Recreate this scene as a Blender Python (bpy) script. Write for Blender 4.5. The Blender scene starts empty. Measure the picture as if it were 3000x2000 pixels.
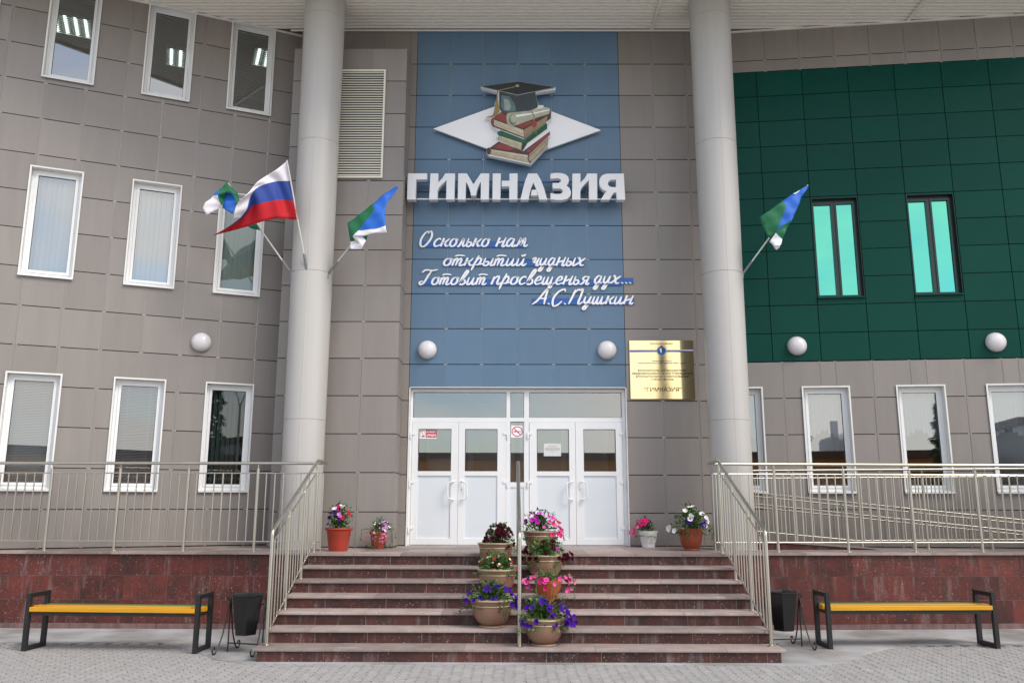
import bpy, bmesh, math, random
from mathutils import Matrix, Vector, Euler
random.seed(7)
R = math.radians
scn = bpy.context.scene
col = scn.collection

# ------------------------------------------------------------------ camera
cam_d = bpy.data.cameras.new("camera")
cam = bpy.data.objects.new("camera", cam_d)
col.objects.link(cam)
cam_d.sensor_fit = 'HORIZONTAL'
cam_d.sensor_width = 22.3
cam_d.lens = 22.3 * 2421 / 3000
cam_d.clip_start = 0.05
cam_d.clip_end = 1500
cam.location = (-0.053, -13.60, 1.724)
cam.rotation_euler = (Matrix.Rotation(R(0.17), 3, 'Z') @ Matrix.Rotation(R(90 + 11.0), 3, 'X') @ Matrix.Rotation(R(0.11), 3, 'Z')).to_euler()
scn.camera = cam

# ------------------------------------------------------------------ world, sun, exposure
SUN_EL, SUN_AZ = 47.0, 50.0          # azimuth: degrees to the right of straight behind the camera
world = bpy.data.worlds.new("World")
scn.world = world
world.use_nodes = True
nt = world.node_tree
for n in list(nt.nodes): nt.nodes.remove(n)
out = nt.nodes.new('ShaderNodeOutputWorld')
bg = nt.nodes.new('ShaderNodeBackground'); bg.inputs['Strength'].default_value = 0.15
sky = nt.nodes.new('ShaderNodeTexSky'); sky.sky_type = 'NISHITA'; sky.sun_disc = False
sky.sun_elevation = R(SUN_EL); sky.sun_rotation = R(180 - SUN_AZ)
sky.air_density = 1.0; sky.dust_density = 1.5; sky.ozone_density = 1.0
tc = nt.nodes.new('ShaderNodeTexCoord')
mp = nt.nodes.new('ShaderNodeMapping'); mp.inputs['Scale'].default_value = (1.6, 1.6, 3.6)
nz = nt.nodes.new('ShaderNodeTexNoise'); nz.inputs['Scale'].default_value = 1.7; nz.inputs['Detail'].default_value = 7; nz.inputs['Roughness'].default_value = 0.55
rp = nt.nodes.new('ShaderNodeValToRGB'); rp.color_ramp.elements[0].position = 0.46; rp.color_ramp.elements[1].position = 0.66
rp.color_ramp.elements[0].color = (0.12, 0.12, 0.12, 1)
mx = nt.nodes.new('ShaderNodeMix'); mx.data_type = 'RGBA'
mx.inputs['B'].default_value = (7.4, 6.8, 6.2, 1)
nt.links.new(tc.outputs['Generated'], mp.inputs['Vector']); nt.links.new(mp.outputs[0], nz.inputs['Vector'])
nt.links.new(nz.outputs['Fac'], rp.inputs['Fac']); nt.links.new(rp.outputs['Color'], mx.inputs['Factor'])
nt.links.new(sky.outputs[0], mx.inputs['A']); nt.links.new(mx.outputs['Result'], bg.inputs['Color'])
nt.links.new(bg.outputs[0], out.inputs['Surface'])
sun_d = bpy.data.lights.new("sun", 'SUN'); sun_d.energy = 1.5; sun_d.angle = R(24); sun_d.color = (1.0, 0.93, 0.84)
sun = bpy.data.objects.new("sun", sun_d); col.objects.link(sun)
sv = Vector((math.sin(R(SUN_AZ)) * math.cos(R(SUN_EL)), -math.cos(R(SUN_AZ)) * math.cos(R(SUN_EL)), math.sin(R(SUN_EL))))
sun.rotation_euler = sv.to_track_quat('Z', 'Y').to_euler()
sun.location = (0, 0, 30)
scn.view_settings.view_transform = 'Standard'
scn.view_settings.look = 'None'
scn.view_settings.gamma = 1.0
scn.view_settings.exposure = 0.66
scn.cycles.use_denoising = True
scn.cycles.max_bounces = 8
scn.cycles.transparent_max_bounces = 12
scn.cycles.caustics_reflective = False
scn.cycles.caustics_refractive = False

# ------------------------------------------------------------------ materials
MATS = {}
def lin(r, g, b):
    f = lambda c: (c / 255 / 12.92) if c / 255 <= 0.04045 else ((c / 255 + 0.055) / 1.055) ** 2.4
    return (f(r), f(g), f(b))
def mat(name, color, rough=0.5, metal=0.0, spec=0.5, var=0.0, noise=0.0, nscale=8.0, nstretch=(1, 1, 1), bump=0.0, bscale=60.0, coat=0.0, emit=None, estr=0.0, trans=0.0, rvar=0.0):
    m = bpy.data.materials.new(name); m.use_nodes = True
    N, Lk = m.node_tree.nodes, m.node_tree.links
    b = N['Principled BSDF']
    b.inputs['Base Color'].default_value = (*color, 1)
    b.inputs['Roughness'].default_value = rough
    b.inputs['Metallic'].default_value = metal
    b.inputs['Specular IOR Level'].default_value = spec
    if coat: b.inputs['Coat Weight'].default_value = coat; b.inputs['Coat Roughness'].default_value = 0.08
    if emit: b.inputs['Emission Color'].default_value = (*emit, 1); b.inputs['Emission Strength'].default_value = estr
    src = None
    if var or noise or rvar:
        t = N.new('ShaderNodeTexCoord'); mpp = N.new('ShaderNodeMapping'); mpp.inputs['Scale'].default_value = nstretch
        Lk.new(t.outputs['Object'], mpp.inputs['Vector'])
        oi = N.new('ShaderNodeObjectInfo')
        cm = N.new('ShaderNodeVectorMath'); cm.operation = 'ADD'
        sc = N.new('ShaderNodeVectorMath'); sc.operation = 'SCALE'
        Lk.new(oi.outputs['Location'], sc.inputs[0]); sc.inputs['Scale'].default_value = 3.1
        Lk.new(mpp.outputs[0], cm.inputs[0]); Lk.new(sc.outputs[0], cm.inputs[1])
        no = N.new('ShaderNodeTexNoise'); no.inputs['Scale'].default_value = nscale; no.inputs['Detail'].default_value = 5
        Lk.new(cm.outputs[0], no.inputs['Vector'])
        m1 = N.new('ShaderNodeMapRange'); m1.inputs['From Min'].default_value = 0.25; m1.inputs['From Max'].default_value = 0.75
        m1.inputs['To Min'].default_value = 1 - noise; m1.inputs['To Max'].default_value = 1 + noise
        Lk.new(no.outputs['Fac'], m1.inputs['Value'])
        m2 = N.new('ShaderNodeMapRange'); m2.inputs['To Min'].default_value = 1 - var; m2.inputs['To Max'].default_value = 1 + var
        Lk.new(oi.outputs['Random'], m2.inputs['Value'])
        mu = N.new('ShaderNodeMath'); mu.operation = 'MULTIPLY'
        Lk.new(m1.outputs[0], mu.inputs[0]); Lk.new(m2.outputs[0], mu.inputs[1])
        vs = N.new('ShaderNodeVectorMath'); vs.operation = 'SCALE'; vs.inputs[0].default_value = color
        Lk.new(mu.outputs[0], vs.inputs['Scale']); Lk.new(vs.outputs[0], b.inputs['Base Color'])
        if rvar:
            m3 = N.new('ShaderNodeMapRange'); m3.inputs['From Min'].default_value = 0.3; m3.inputs['From Max'].default_value = 0.7
            m3.inputs['To Min'].default_value = max(0.02, rough - rvar); m3.inputs['To Max'].default_value = rough + rvar
            Lk.new(no.outputs['Fac'], m3.inputs['Value']); Lk.new(m3.outputs[0], b.inputs['Roughness'])
    if bump:
        t2 = N.new('ShaderNodeTexCoord'); nb = N.new('ShaderNodeTexNoise'); nb.inputs['Scale'].default_value = bscale; nb.inputs['Detail'].default_value = 4
        Lk.new(t2.outputs['Object'], nb.inputs['Vector'])
        bp = N.new('ShaderNodeBump'); bp.inputs['Strength'].default_value = bump; bp.inputs['Distance'].default_value = 0.01
        Lk.new(nb.outputs['Fac'], bp.inputs['Height']); Lk.new(bp.outputs[0], b.inputs['Normal'])
    MATS[name] = m
    return m
def glass_mat(name, tint, refl, rough=0.0, tcol=(0.9, 0.95, 0.95)):
    """window glass: a mirror-like coat over clear or tinted glass"""
    m = bpy.data.materials.new(name); m.use_nodes = True
    N, Lk = m.node_tree.nodes, m.node_tree.links
    N.remove(N['Principled BSDF'])
    o = N['Material Output']
    tr = N.new('ShaderNodeBsdfTransparent'); tr.inputs[0].default_value = (*tcol, 1)
    gl = N.new('ShaderNodeBsdfGlossy'); gl.inputs['Color'].default_value = (*tint, 1); gl.inputs['Roughness'].default_value = rough
    fr = N.new('ShaderNodeFresnel'); fr.inputs['IOR'].default_value = 1.5
    ma = N.new('ShaderNodeMath'); ma.operation = 'ADD'; ma.inputs[1].default_value = refl; ma.use_clamp = True
    ms = N.new('ShaderNodeMixShader')
    Lk.new(fr.outputs[0], ma.inputs[0]); Lk.new(ma.outputs[0], ms.inputs['Fac'])
    Lk.new(tr.outputs[0], ms.inputs[1]); Lk.new(gl.outputs[0], ms.inputs[2]); Lk.new(ms.outputs[0], o.inputs['Surface'])
    MATS[name] = m
    return m
def granite_mat(name, base, dark, speck, eff, rough=0.45, streak=(3.0, 3.0, 0.5)):
    """speckled polished stone with pale salt streaks"""
    m = bpy.data.materials.new(name); m.use_nodes = True
    N, Lk = m.node_tree.nodes, m.node_tree.links
    b = N['Principled BSDF']; b.inputs['Specular IOR Level'].default_value = 0.4
    t = N.new('ShaderNodeTexCoord'); oi = N.new('ShaderNodeObjectInfo')
    sc = N.new('ShaderNodeVectorMath'); sc.operation = 'SCALE'; sc.inputs['Scale'].default_value = 2.3
    Lk.new(oi.outputs['Location'], sc.inputs[0])
    ad = N.new('ShaderNodeVectorMath'); ad.operation = 'ADD'; Lk.new(t.outputs['Object'], ad.inputs[0]); Lk.new(sc.outputs[0], ad.inputs[1])
    def noise(scale, detail, vec=None, rough_=0.6):
        n = N.new('ShaderNodeTexNoise'); n.inputs['Scale'].default_value = scale; n.inputs['Detail'].default_value = detail; n.inputs['Roughness'].default_value = rough_
        Lk.new((vec or ad).outputs[0], n.inputs['Vector']); return n
    def ramp(src, p0, p1, c0=(0, 0, 0, 1), c1=(1, 1, 1, 1)):
        r = N.new('ShaderNodeValToRGB'); r.color_ramp.elements[0].position = p0; r.color_ramp.elements[1].position = p1
        r.color_ramp.elements[0].color = c0; r.color_ramp.elements[1].color = c1; Lk.new(src, r.inputs['Fac']); return r
    def mix(fac, a, c):
        x = N.new('ShaderNodeMix'); x.data_type = 'RGBA'; Lk.new(fac, x.inputs['Factor'])
        for k, v in (('A', a), ('B', c)):
            if isinstance(v, tuple): x.inputs[k].default_value = (*v, 1)
            else: Lk.new(v, x.inputs[k])
        return x
    n1 = noise(4, 6); r1 = ramp(n1.outputs['Fac'], 0.35, 0.65)
    c1 = mix(r1.outputs[0], dark, base)
    n2 = noise(55, 2, rough_=0.5); r2 = ramp(n2.outputs['Fac'], 0.66, 0.73)
    c2 = mix(r2.outputs[0], c1.outputs['Result'], speck)
    mp2 = N.new('ShaderNodeMapping'); mp2.inputs['Scale'].default_value = streak; Lk.new(ad.outputs[0], mp2.inputs['Vector'])
    n3 = noise(3.0, 8, mp2, 0.65); r3 = ramp(n3.outputs['Fac'], 0.54, 0.78)
    mr = N.new('ShaderNodeMath'); mr.operation = 'MULTIPLY'; mr.inputs[1].default_value = eff; Lk.new(r3.outputs[0], mr.inputs[0])
    c3 = mix(mr.outputs[0], c2.outputs['Result'], (0.46, 0.42, 0.41))
    vr = N.new('ShaderNodeMapRange'); vr.inputs['To Min'].default_value = 0.72; vr.inputs['To Max'].default_value = 1.25; Lk.new(oi.outputs['Random'], vr.inputs['Value'])
    vs = N.new('ShaderNodeVectorMath'); vs.operation = 'SCALE'; Lk.new(c3.outputs['Result'], vs.inputs[0]); Lk.new(vr.outputs[0], vs.inputs['Scale'])
    Lk.new(vs.outputs[0], b.inputs['Base Color'])
    rr = N.new('ShaderNodeMapRange'); rr.inputs['To Min'].default_value = rough - 0.12; rr.inputs['To Max'].default_value = rough + 0.25
    Lk.new(n3.outputs['Fac'], rr.inputs['Value']); Lk.new(rr.outputs[0], b.inputs['Roughness'])
    bp = N.new('ShaderNodeBump'); bp.inputs['Strength'].default_value = 0.12; bp.inputs['Distance'].default_value = 0.004
    Lk.new(n2.outputs['Fac'], bp.inputs['Height']); Lk.new(bp.outputs[0], b.inputs['Normal'])
    MATS[name] = m
    return m
mat('grey_panel', (0.262, 0.238, 0.219), 0.40, var=0.06, noise=0.06, nscale=1.6, nstretch=(4, 4, 0.5), rvar=0.07)
mat('blue_panel', (0.118, 0.202, 0.300), 0.36, spec=0.4, var=0.04, noise=0.05, nscale=1.5, nstretch=(3, 3, 0.6), rvar=0.05)
mat('green_panel', (0.006, 0.062, 0.046), 0.28, spec=0.08, var=0.05, noise=0.04, nscale=1.2, rvar=0.03)
mat('alu', (0.55, 0.55, 0.54), 0.45, 0.6, var=0.1, noise=0.25, nscale=3, nstretch=(1, 1, 0.8))
mat('clip_metal', (0.46, 0.45, 0.43), 0.4, 0.3)
mat('grille_cream', (0.82, 0.79, 0.69), 0.45)
mat('dark_gap', (0.012, 0.011, 0.010), 0.8)
mat('white_plastic', (0.82, 0.84, 0.85), 0.35, noise=0.03, nscale=3, nstretch=(1, 1, .5))
mat('white_metal', (0.78, 0.79, 0.76), 0.4, noise=0.06, nscale=4, nstretch=(1, 1, .4))
mat('door_infill', (0.70, 0.755, 0.79), 0.4, noise=0.02, nscale=2)
mat('gasket', (0.03, 0.03, 0.03), 0.6)
mat('interior', (0.42, 0.42, 0.40), 0.8)
mat('interior_floor', (0.16, 0.13, 0.10), 0.5)
mat('interior_pale', (0.62, 0.68, 0.66), 0.6)
mat('column_paint', (0.47, 0.46, 0.44), 0.42, 0.0, noise=0.09, nscale=1.2, nstretch=(2.5, 2.5, .12), rvar=0.06)
mat('soffit', (0.88, 0.85, 0.78), 0.45, var=0.03)
mat('soffit_trim', (0.80, 0.79, 0.75), 0.4)
mat('roofing', (0.10, 0.10, 0.10), 0.8)
mat('steel', (0.56, 0.53, 0.46), 0.36, 1.0, noise=0.04, nscale=6, nstretch=(1, 1, .3), rvar=0.06)
mat('steel_dull', (0.40, 0.38, 0.34), 0.40, 1.0, noise=0.05, nscale=6)
mat('globe', (0.74, 0.73, 0.75), 0.12, spec=0.5, coat=0.3)
mat('lamp_base', (0.40, 0.40, 0.40), 0.4)
mat('letter_grey', (0.80, 0.82, 0.84), 0.35, noise=0.02)
mat('sign_white', (0.93, 0.94, 0.96), 0.25, coat=0.4)
mat('sign_blue', (0.020, 0.115, 0.40), 0.4)
mat('brass', (0.86, 0.73, 0.42), 0.09, 1.0, rvar=0.03, nscale=2)
mat('engraving', (0.035, 0.025, 0.012), 0.5)
mat('red_print', (0.48, 0.015, 0.03), 0.4)
mat('pink_print', (0.62, 0.10, 0.12), 0.4)
mat('paper', (0.70, 0.71, 0.69), 0.6)
mat('print_grey', (0.28, 0.29, 0.30), 0.6)
mat('flag_white', (0.78, 0.76, 0.82), 0.7)
mat('flag_blue', (0.025, 0.065, 0.32), 0.65)
mat('flag_red', (0.56, 0.008, 0.018), 0.65)
mat('flag_azure', (0.012, 0.125, 0.56), 0.65)
mat('flag_green', (0.006, 0.14, 0.055), 0.65)
mat('pole_white', (0.62, 0.62, 0.58), 0.45)
mat('holder_grey', (0.22, 0.23, 0.24), 0.4, 0.5)
granite_mat('granite_red', (0.128, 0.027, 0.020), (0.060, 0.020, 0.016), (0.36, 0.30, 0.28), 0.30)
granite_mat('granite_riser', (0.092, 0.030, 0.024), (0.042, 0.022, 0.019), (0.38, 0.33, 0.30), 0.34)
granite_mat('granite_tread', (0.33, 0.27, 0.248), (0.25, 0.198, 0.182), (0.50, 0.46, 0.43), 0.60, 0.55, (0.6, 2.0, 2.0))
mat('grout', (0.42, 0.39, 0.38), 0.9)
mat('plinth_stain', (0.17, 0.105, 0.10), 0.8, noise=0.45, nscale=9, nstretch=(1, 1, .4))
mat('paver', (0.335, 0.33, 0.325), 0.85, var=0.07, noise=0.14, nscale=9, bump=0.25, bscale=90)
mat('sand', (0.13, 0.125, 0.12), 0.95, noise=0.25, nscale=6, bump=0.2)
mat('asphalt', (0.42, 0.41, 0.395), 0.9, noise=0.15, nscale=.4)
mat('bench_yellow', (0.66, 0.32, 0.012), 0.38, noise=0.13, nscale=6, nstretch=(.3, 4, 4))
mat('bench_green', (0.055, 0.17, 0.035), 0.4, noise=0.12, nscale=5, nstretch=(.4, 3, 3))
mat('black_iron', (0.016, 0.017, 0.018), 0.42, noise=0.2, nscale=8)
mat('bin_black', (0.010, 0.010, 0.011), 0.3, noise=0.2, nscale=6)
mat('bin_inside', (0.006, 0.006, 0.006), 0.8)
mat('soil', (0.03, 0.02, 0.013), 0.95)
mat('leaf', (0.085, 0.175, 0.035), 0.5, noise=0.35, nscale=14, var=0.1)
mat('leaf_dark', (0.045, 0.105, 0.028), 0.5, noise=0.35, nscale=14, var=0.1)
mat('stem', (0.09, 0.15, 0.05), 0.6)
mat('pot_red', (0.42, 0.050, 0.030), 0.4, noise=0.06, nscale=5)
mat('pot_white', (0.70, 0.71, 0.70), 0.4, noise=0.04, nscale=5)
mat('pot_terra', (0.27, 0.058, 0.025), 0.5, noise=0.1, nscale=6)
mat('pot_orange', (0.50, 0.12, 0.045), 0.5, noise=0.08, nscale=6)
mat('pot_olive', (0.38, 0.36, 0.21), 0.4, noise=0.12, nscale=7)
BL = {'violet': (0.055, 0.010, 0.23), 'magenta': (0.42, 0.02, 0.36), 'pink': (0.78, 0.10, 0.36), 'hotpink': (0.62, 0.02, 0.17), 'maroon': (0.040, 0.003, 0.009),
      'white': (0.80, 0.80, 0.77), 'red': (0.52, 0.012, 0.05), 'lilac': (0.60, 0.27, 0.62), 'paleyellow': (0.72, 0.62, 0.36), 'rose': (0.66, 0.20, 0.34)}
for k, c in BL.items(): mat('petal_' + k, c, 0.85, spec=0.08, noise=0.12, nscale=20, var=0.12)
mat('orange_wall', (0.42, 0.17, 0.035), 0.7, noise=0.05)
mat('bluegrey_wall', (0.22, 0.25, 0.31), 0.7)
mat('far_white', (0.62, 0.63, 0.63), 0.6)
mat('far_dark', (0.03, 0.035, 0.04), 0.2)
mat('rust', (0.11, 0.05, 0.03), 0.8)
mat('blind_green', (0.52, 0.62, 0.54), 0.7)
mat('blind_white', (0.76, 0.79, 0.81), 0.6)
mat('blind_dark', (0.10, 0.135, 0.125), 0.7)
mat('curtain', (0.55, 0.59, 0.62), 0.8)
mat('tube_light', (0.9, 0.9, 0.9), 0.5, emit=(0.9, 1.0, 0.95), estr=1.5)
glass_mat('glass', (0.90, 0.96, 1.0), 0.25)
glass_mat('glass_clear', (0.90, 0.96, 1.0), 0.05)
glass_mat('glass_lower', (0.92, 0.96, 1.0), 0.17)
glass_mat('glass_door', (0.92, 0.97, 1.0), 0.24)
glass_mat('glass_mint', (0.15, 0.62, 0.47), 0.80, tcol=(0.05, 0.3, 0.22))
mat('green_frame', (0.008, 0.030, 0.026), 0.3)
# two tone pot glaze: greenish brown to pinkish brown, mottled
def glaze():
    m = mat('pot_glaze', (0.30, 0.17, 0.12), 0.35)
    N, Lk = m.node_tree.nodes, m.node_tree.links; b = N['Principled BSDF']
    t = N.new('ShaderNodeTexCoord'); n = N.new('ShaderNodeTexNoise'); n.inputs['Scale'].default_value = 3.0; n.inputs['Detail'].default_value = 3
    oi = N.new('ShaderNodeObjectInfo'); ad = N.new('ShaderNodeVectorMath'); ad.operation = 'ADD'
    Lk.new(t.outputs['Object'], ad.inputs[0]); Lk.new(oi.outputs['Location'], ad.inputs[1]); Lk.new(ad.outputs[0], n.inputs['Vector'])
    r = N.new('ShaderNodeValToRGB'); r.color_ramp.elements[0].position = 0.35; r.color_ramp.elements[0].color = (0.26, 0.125, 0.095, 1)
    r.color_ramp.elements[1].position = 0.68; r.color_ramp.elements[1].color = (0.28, 0.185, 0.11, 1)
    Lk.new(n.outputs['Fac'], r.inputs['Fac']); Lk.new(r.outputs[0], b.inputs['Base Color'])
glaze()
# concrete apron with pale dust and rusty stains
def concrete():
    m = mat('concrete', (0.36, 0.36, 0.36), 0.9, bump=0.15, bscale=40)
    N, Lk = m.node_tree.nodes, m.node_tree.links; b = N['Principled BSDF']
    t = N.new('ShaderNodeTexCoord')
    n = N.new('ShaderNodeTexNoise'); n.inputs['Scale'].default_value = 1.3; n.inputs['Detail'].default_value = 8
    Lk.new(t.outputs['Object'], n.inputs['Vector'])
    r = N.new('ShaderNodeValToRGB'); r.color_ramp.elements[0].position = 0.36; r.color_ramp.elements[0].color = (0.22, 0.215, 0.21, 1)
    r.color_ramp.elements[1].position = 0.62; r.color_ramp.elements[1].color = (0.40, 0.41, 0.42, 1)
    Lk.new(n.outputs['Fac'], r.inputs['Fac'])
    n2 = N.new('ShaderNodeTexNoise'); n2.inputs['Scale'].default_value = 2.1; n2.inputs['Detail'].default_value = 4
    Lk.new(t.outputs['Object'], n2.inputs['Vector'])
    r2 = N.new('ShaderNodeValToRGB'); r2.color_ramp.elements[0].position = 0.62; r2.color_ramp.elements[1].position = 0.74
    r2.color_ramp.elements[1].color = (0.6, 0.6, 0.6, 1)
    Lk.new(n2.outputs['Fac'], r2.inputs['Fac'])
    x = N.new('ShaderNodeMix'); x.data_type = 'RGBA'; Lk.new(r2.outputs[0], x.inputs['Factor']); Lk.new(r.outputs[0], x.inputs['A']); x.inputs['B'].default_value = (0.36, 0.22, 0.10, 1)
    Lk.new(x.outputs['Result'], b.inputs['Base Color'])
concrete()

# ------------------------------------------------------------------ mesh building helpers
class MB:
    def __init__(s): s.v = []; s.f = []; s.m = []
    def add(s, vs, fs, m=0):
        o = len(s.v); s.v += [tuple(p) for p in vs]; s.f += [tuple(i + o for i in f) for f in fs]; s.m += [m] * len(fs); return s
    def box(s, x0, x1, y0, y1, z0, z1, m=0, M=None):
        vs = [(x, y, z) for z in (z0, z1) for y in (y0, y1) for x in (x0, x1)]
        if M is not None: vs = [M @ Vector(p) for p in vs]
        return s.add(vs, [(0, 2, 3, 1), (4, 5, 7, 6), (0, 1, 5, 4), (2, 6, 7, 3), (0, 4, 6, 2), (1, 3, 7, 5)], m)
    def prism(s, poly, y0, y1, m=0, ax='y'):
        """poly in (x,z) extruded along y from y0 (front) to y1 (back); ax='x' takes poly in (y,z)"""
        n = len(poly); a = sum(poly[i][0] * poly[(i + 1) % n][1] - poly[(i + 1) % n][0] * poly[i][1] for i in range(n))
        if (a < 0) == (ax == 'y'): poly = poly[::-1]
        P = (lambda p, t: (p[0], t, p[1])) if ax == 'y' else (lambda p, t: (t, p[0], p[1]))
        vs = [P(p, y0) for p in poly] + [P(p, y1) for p in poly]
        fs = [tuple(range(n)), tuple(range(2 * n - 1, n - 1, -1))] + [(i, i + n, (i + 1) % n + n, (i + 1) % n) for i in range(n)]
        return s.add(vs, fs, m)
    def tube(s, pts, r, n=10, m=0, cap=True):
        pts = [Vector(p) for p in pts]; rr = r if isinstance(r, (list, tuple)) else [r] * len(pts)
        vs = []; up = None
        for i, p in enumerate(pts):
            d = (pts[min(i + 1, len(pts) - 1)] - pts[max(i - 1, 0)]).normalized()
            if up is None: up = Vector((0, 0, 1)) if abs(d.z) < 0.9 else Vector((1, 0, 0))
            a = (up - d * up.dot(d)).normalized(); b = d.cross(a); up = a
            vs += [p + (a * math.cos(2 * math.pi * k / n) + b * math.sin(2 * math.pi * k / n)) * rr[i] for k in range(n)]
        fs = [(i * n + k, i * n + (k + 1) % n, (i + 1) * n + (k + 1) % n, (i + 1) * n + k) for i in range(len(pts) - 1) for k in range(n)]
        if cap: fs += [tuple(range(n - 1, -1, -1)), tuple(range((len(pts) - 1) * n, len(pts) * n))]
        return s.add(vs, fs, m)
    def lathe(s, prof, n=28, c=(0, 0, 0), m=0, mod=None):
        vs = []
        for (r, z) in prof:
            for k in range(n):
                a = 2 * math.pi * k / n; q = r * (mod(a, z) if mod else 1)
                vs.append((c[0] + q * math.cos(a), c[1] + q * math.sin(a), c[2] + z))
        fs = [(i * n + k, i * n + (k + 1) % n, (i + 1) * n + (k + 1) % n, (i + 1) * n + k) for i in range(len(prof) - 1) for k in range(n)]
        fs += [tuple(range(n - 1, -1, -1)), tuple(range((len(prof) - 1) * n, len(prof) * n))]
        return s.add(vs, fs, m)
    def mesh(s, name, mats, smooth=None, off=None):
        me = bpy.data.meshes.new(name)
        v = s.v if off is None else [(p[0] - off[0], p[1] - off[1], p[2] - off[2]) for p in s.v]
        me.from_pydata(v, [], s.f)
        for m in ([mats] if isinstance(mats, str) else mats): me.materials.append(MATS[m])
        if any(s.m): me.polygons.foreach_set('material_index', s.m)
        if smooth is not None:
            me.polygons.foreach_set('use_smooth', [True] * len(me.polygons)); me.set_sharp_from_angle(angle=R(smooth))
        me.update(); return me
    def build(s, name, mats, parent=None, smooth=None, loc=None, world=True):
        """world=True: the vertices are in world (or the parent's parent's) space and are shifted to the parent's origin"""
        off = worldloc(parent) if (parent is not None and world) else None
        return put(name, s.mesh(name, mats, smooth, off), parent, loc)
def worldloc(o):
    p = Vector((0, 0, 0))
    while o is not None: p += o.location; o = o.parent
    return p
def put(name, me, parent=None, loc=None, rot=None):
    o = bpy.data.objects.new(name, me); col.objects.link(o); o.parent = parent
    if loc is not None: o.location = loc
    if rot is not None: o.rotation_euler = rot
    return o
def empty(name, loc, rz=0.0, parent=None):
    o = bpy.data.objects.new(name, None); col.objects.link(o); o.location = loc; o.rotation_euler = (0, 0, rz); o.parent = parent
    o.empty_display_size = 0.2; return o
def tag(o, label=None, cat=None, group=None, kind=None):
    if label: o['label'] = label
    if cat: o['category'] = cat
    if group: o['group'] = group
    if kind: o['kind'] = kind
    return o
def minus(rects, holes):
    for (a0, a1, b0, b1) in holes:
        res = []
        for (x0, x1, z0, z1) in rects:
            if a1 <= x0 or a0 >= x1 or b1 <= z0 or b0 >= z1: res.append((x0, x1, z0, z1)); continue
            c0, c1 = max(x0, a0), min(x1, a1)
            if a0 > x0: res.append((x0, a0, z0, z1))
            if a1 < x1: res.append((a1, x1, z0, z1))
            if b0 > z0: res.append((c0, c1, z0, b0))
            if b1 < z1: res.append((c0, c1, b1, z1))
        rects = res
    return rects
def catmull(pts, k=6):
    P = [Vector(p) for p in pts]
    if len(P) < 3: return P
    Q = [P[0] * 2 - P[1]] + P + [P[-1] * 2 - P[-2]]; o = []
    for i in range(1, len(Q) - 2):
        for j in range(k):
            t = j / k; a, b, c, d = Q[i - 1], Q[i], Q[i + 1], Q[i + 2]
            o.append(0.5 * ((2 * b) + (c - a) * t + (2 * a - 5 * b + 4 * c - d) * t * t + (3 * b - a - 3 * c + d) * t ** 3))
    o.append(P[-1]); return o

DECK = 1.036
RIS = DECK / 7
TR = 0.345
SW = 2.88          # half width of the stairs
SOF = 10.10        # underside of the canopy

# ================================================================== GROUND
g = MB().box(-250, 250, -300, 60, -0.20, -0.016).build('ground', 'asphalt'); tag(g, kind='structure')
bed = MB().box(-10, 10, -9, -2.55, -0.015, -0.010).build('sand_bed', 'sand'); tag(bed, kind='structure')
ap = MB()
ed = [(-10 + 0.5 * i, -2.78 + 0.05 * math.sin(i * 1.7)) for i in range(12)] + [(-4.2, -3.0), (-3.75, -3.45), (-3.4, -3.9), (-3.0, -4.14), (-2.0, -4.155), (0.0, -4.15), (2.0, -4.155), (3.05, -4.2), (3.6, -4.0), (4.0, -3.5), (4.45, -3.1), (4.9, -2.82)] + [(5.5 + 0.5 * i, -2.76 + 0.05 * math.sin(i * 1.7)) for i in range(10)]
ap.prism([(-10, -1.0)] + [(x, y) for x, y in ed] + [(10, -1.0)], 0, 1)
ap.v = [(v[0], v[2], -0.012 if v[1] else 0.0045) for v in ap.v]
ap.f = [f[::-1] for f in ap.f]
apron = ap.build('concrete_apron', 'concrete'); tag(apron, kind='structure')
# interlocking zigzag pavers
pave = empty('pavement', (0, 0, 0)); tag(pave, kind='structure')
PW, PD = 0.21, 0.108
def paver_poly():
    w, d, k = PW / 2 - 0.003, PD / 2 - 0.0055, 0.017
    top = [(-w, d - k), (-w / 2, d + k), (0, d - k), (w / 2, d + k), (w, d - k)]
    bot = [(w, -d - k), (w / 2, -d + k), (0, -d - k), (-w / 2, -d + k), (-w, -d - k)]
    return top + bot
PP = [(-y, x) for x, y in paver_poly()]
def paver_mesh(mb, x, y, rz, dz, m=0):
    c, s = math.cos(rz), math.sin(rz)
    n = len(PP); vs = []
    for z, q in ((-0.012, 1.0), (-0.003, 1.0), (0.0, 0.965)):
        vs += [(x + (px * c - py * s) * q, y + (px * s + py * c) * q, z + dz) for px, py in PP]
    fs = [tuple(range(3 * n - 1, 2 * n - 1, -1))]
    for L in (0, n): fs += [(L + i, L + i + n, L + (i + 1) % n + n, L + (i + 1) % n) for i in range(n)]
    mb.add(vs, fs, m)
pv = []
for i in range(-92, 93):
    for j in range(29):
        x = i * PD
        y = -2.93 - j * PW - (PW / 2 if i % 2 else 0)
        if abs(x) < SW + 0.02 and y > -4.02: continue
        pv.append((x, y))
near = sorted([p for p in pv if -5.10 < p[1] < -4.25 and abs(p[0]) < 4.6], key=lambda p: p[1])[:300]
ns = set(near)
one = MB(); paver_mesh(one, 0, 0, 0, 0); one_me = one.mesh('paver', 'paver')
rnd = random.Random(3)
rest = MB()
for p in pv:
    dz = rnd.uniform(-0.0025, 0.002); rz = rnd.uniform(-0.012, 0.012)
    if p in ns: put('paver', one_me, pave, (p[0], p[1], dz), (rnd.uniform(-.006, .006), rnd.uniform(-.006, .006), rz))
    else: paver_mesh(rest, p[0], p[1], rz, dz)
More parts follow.
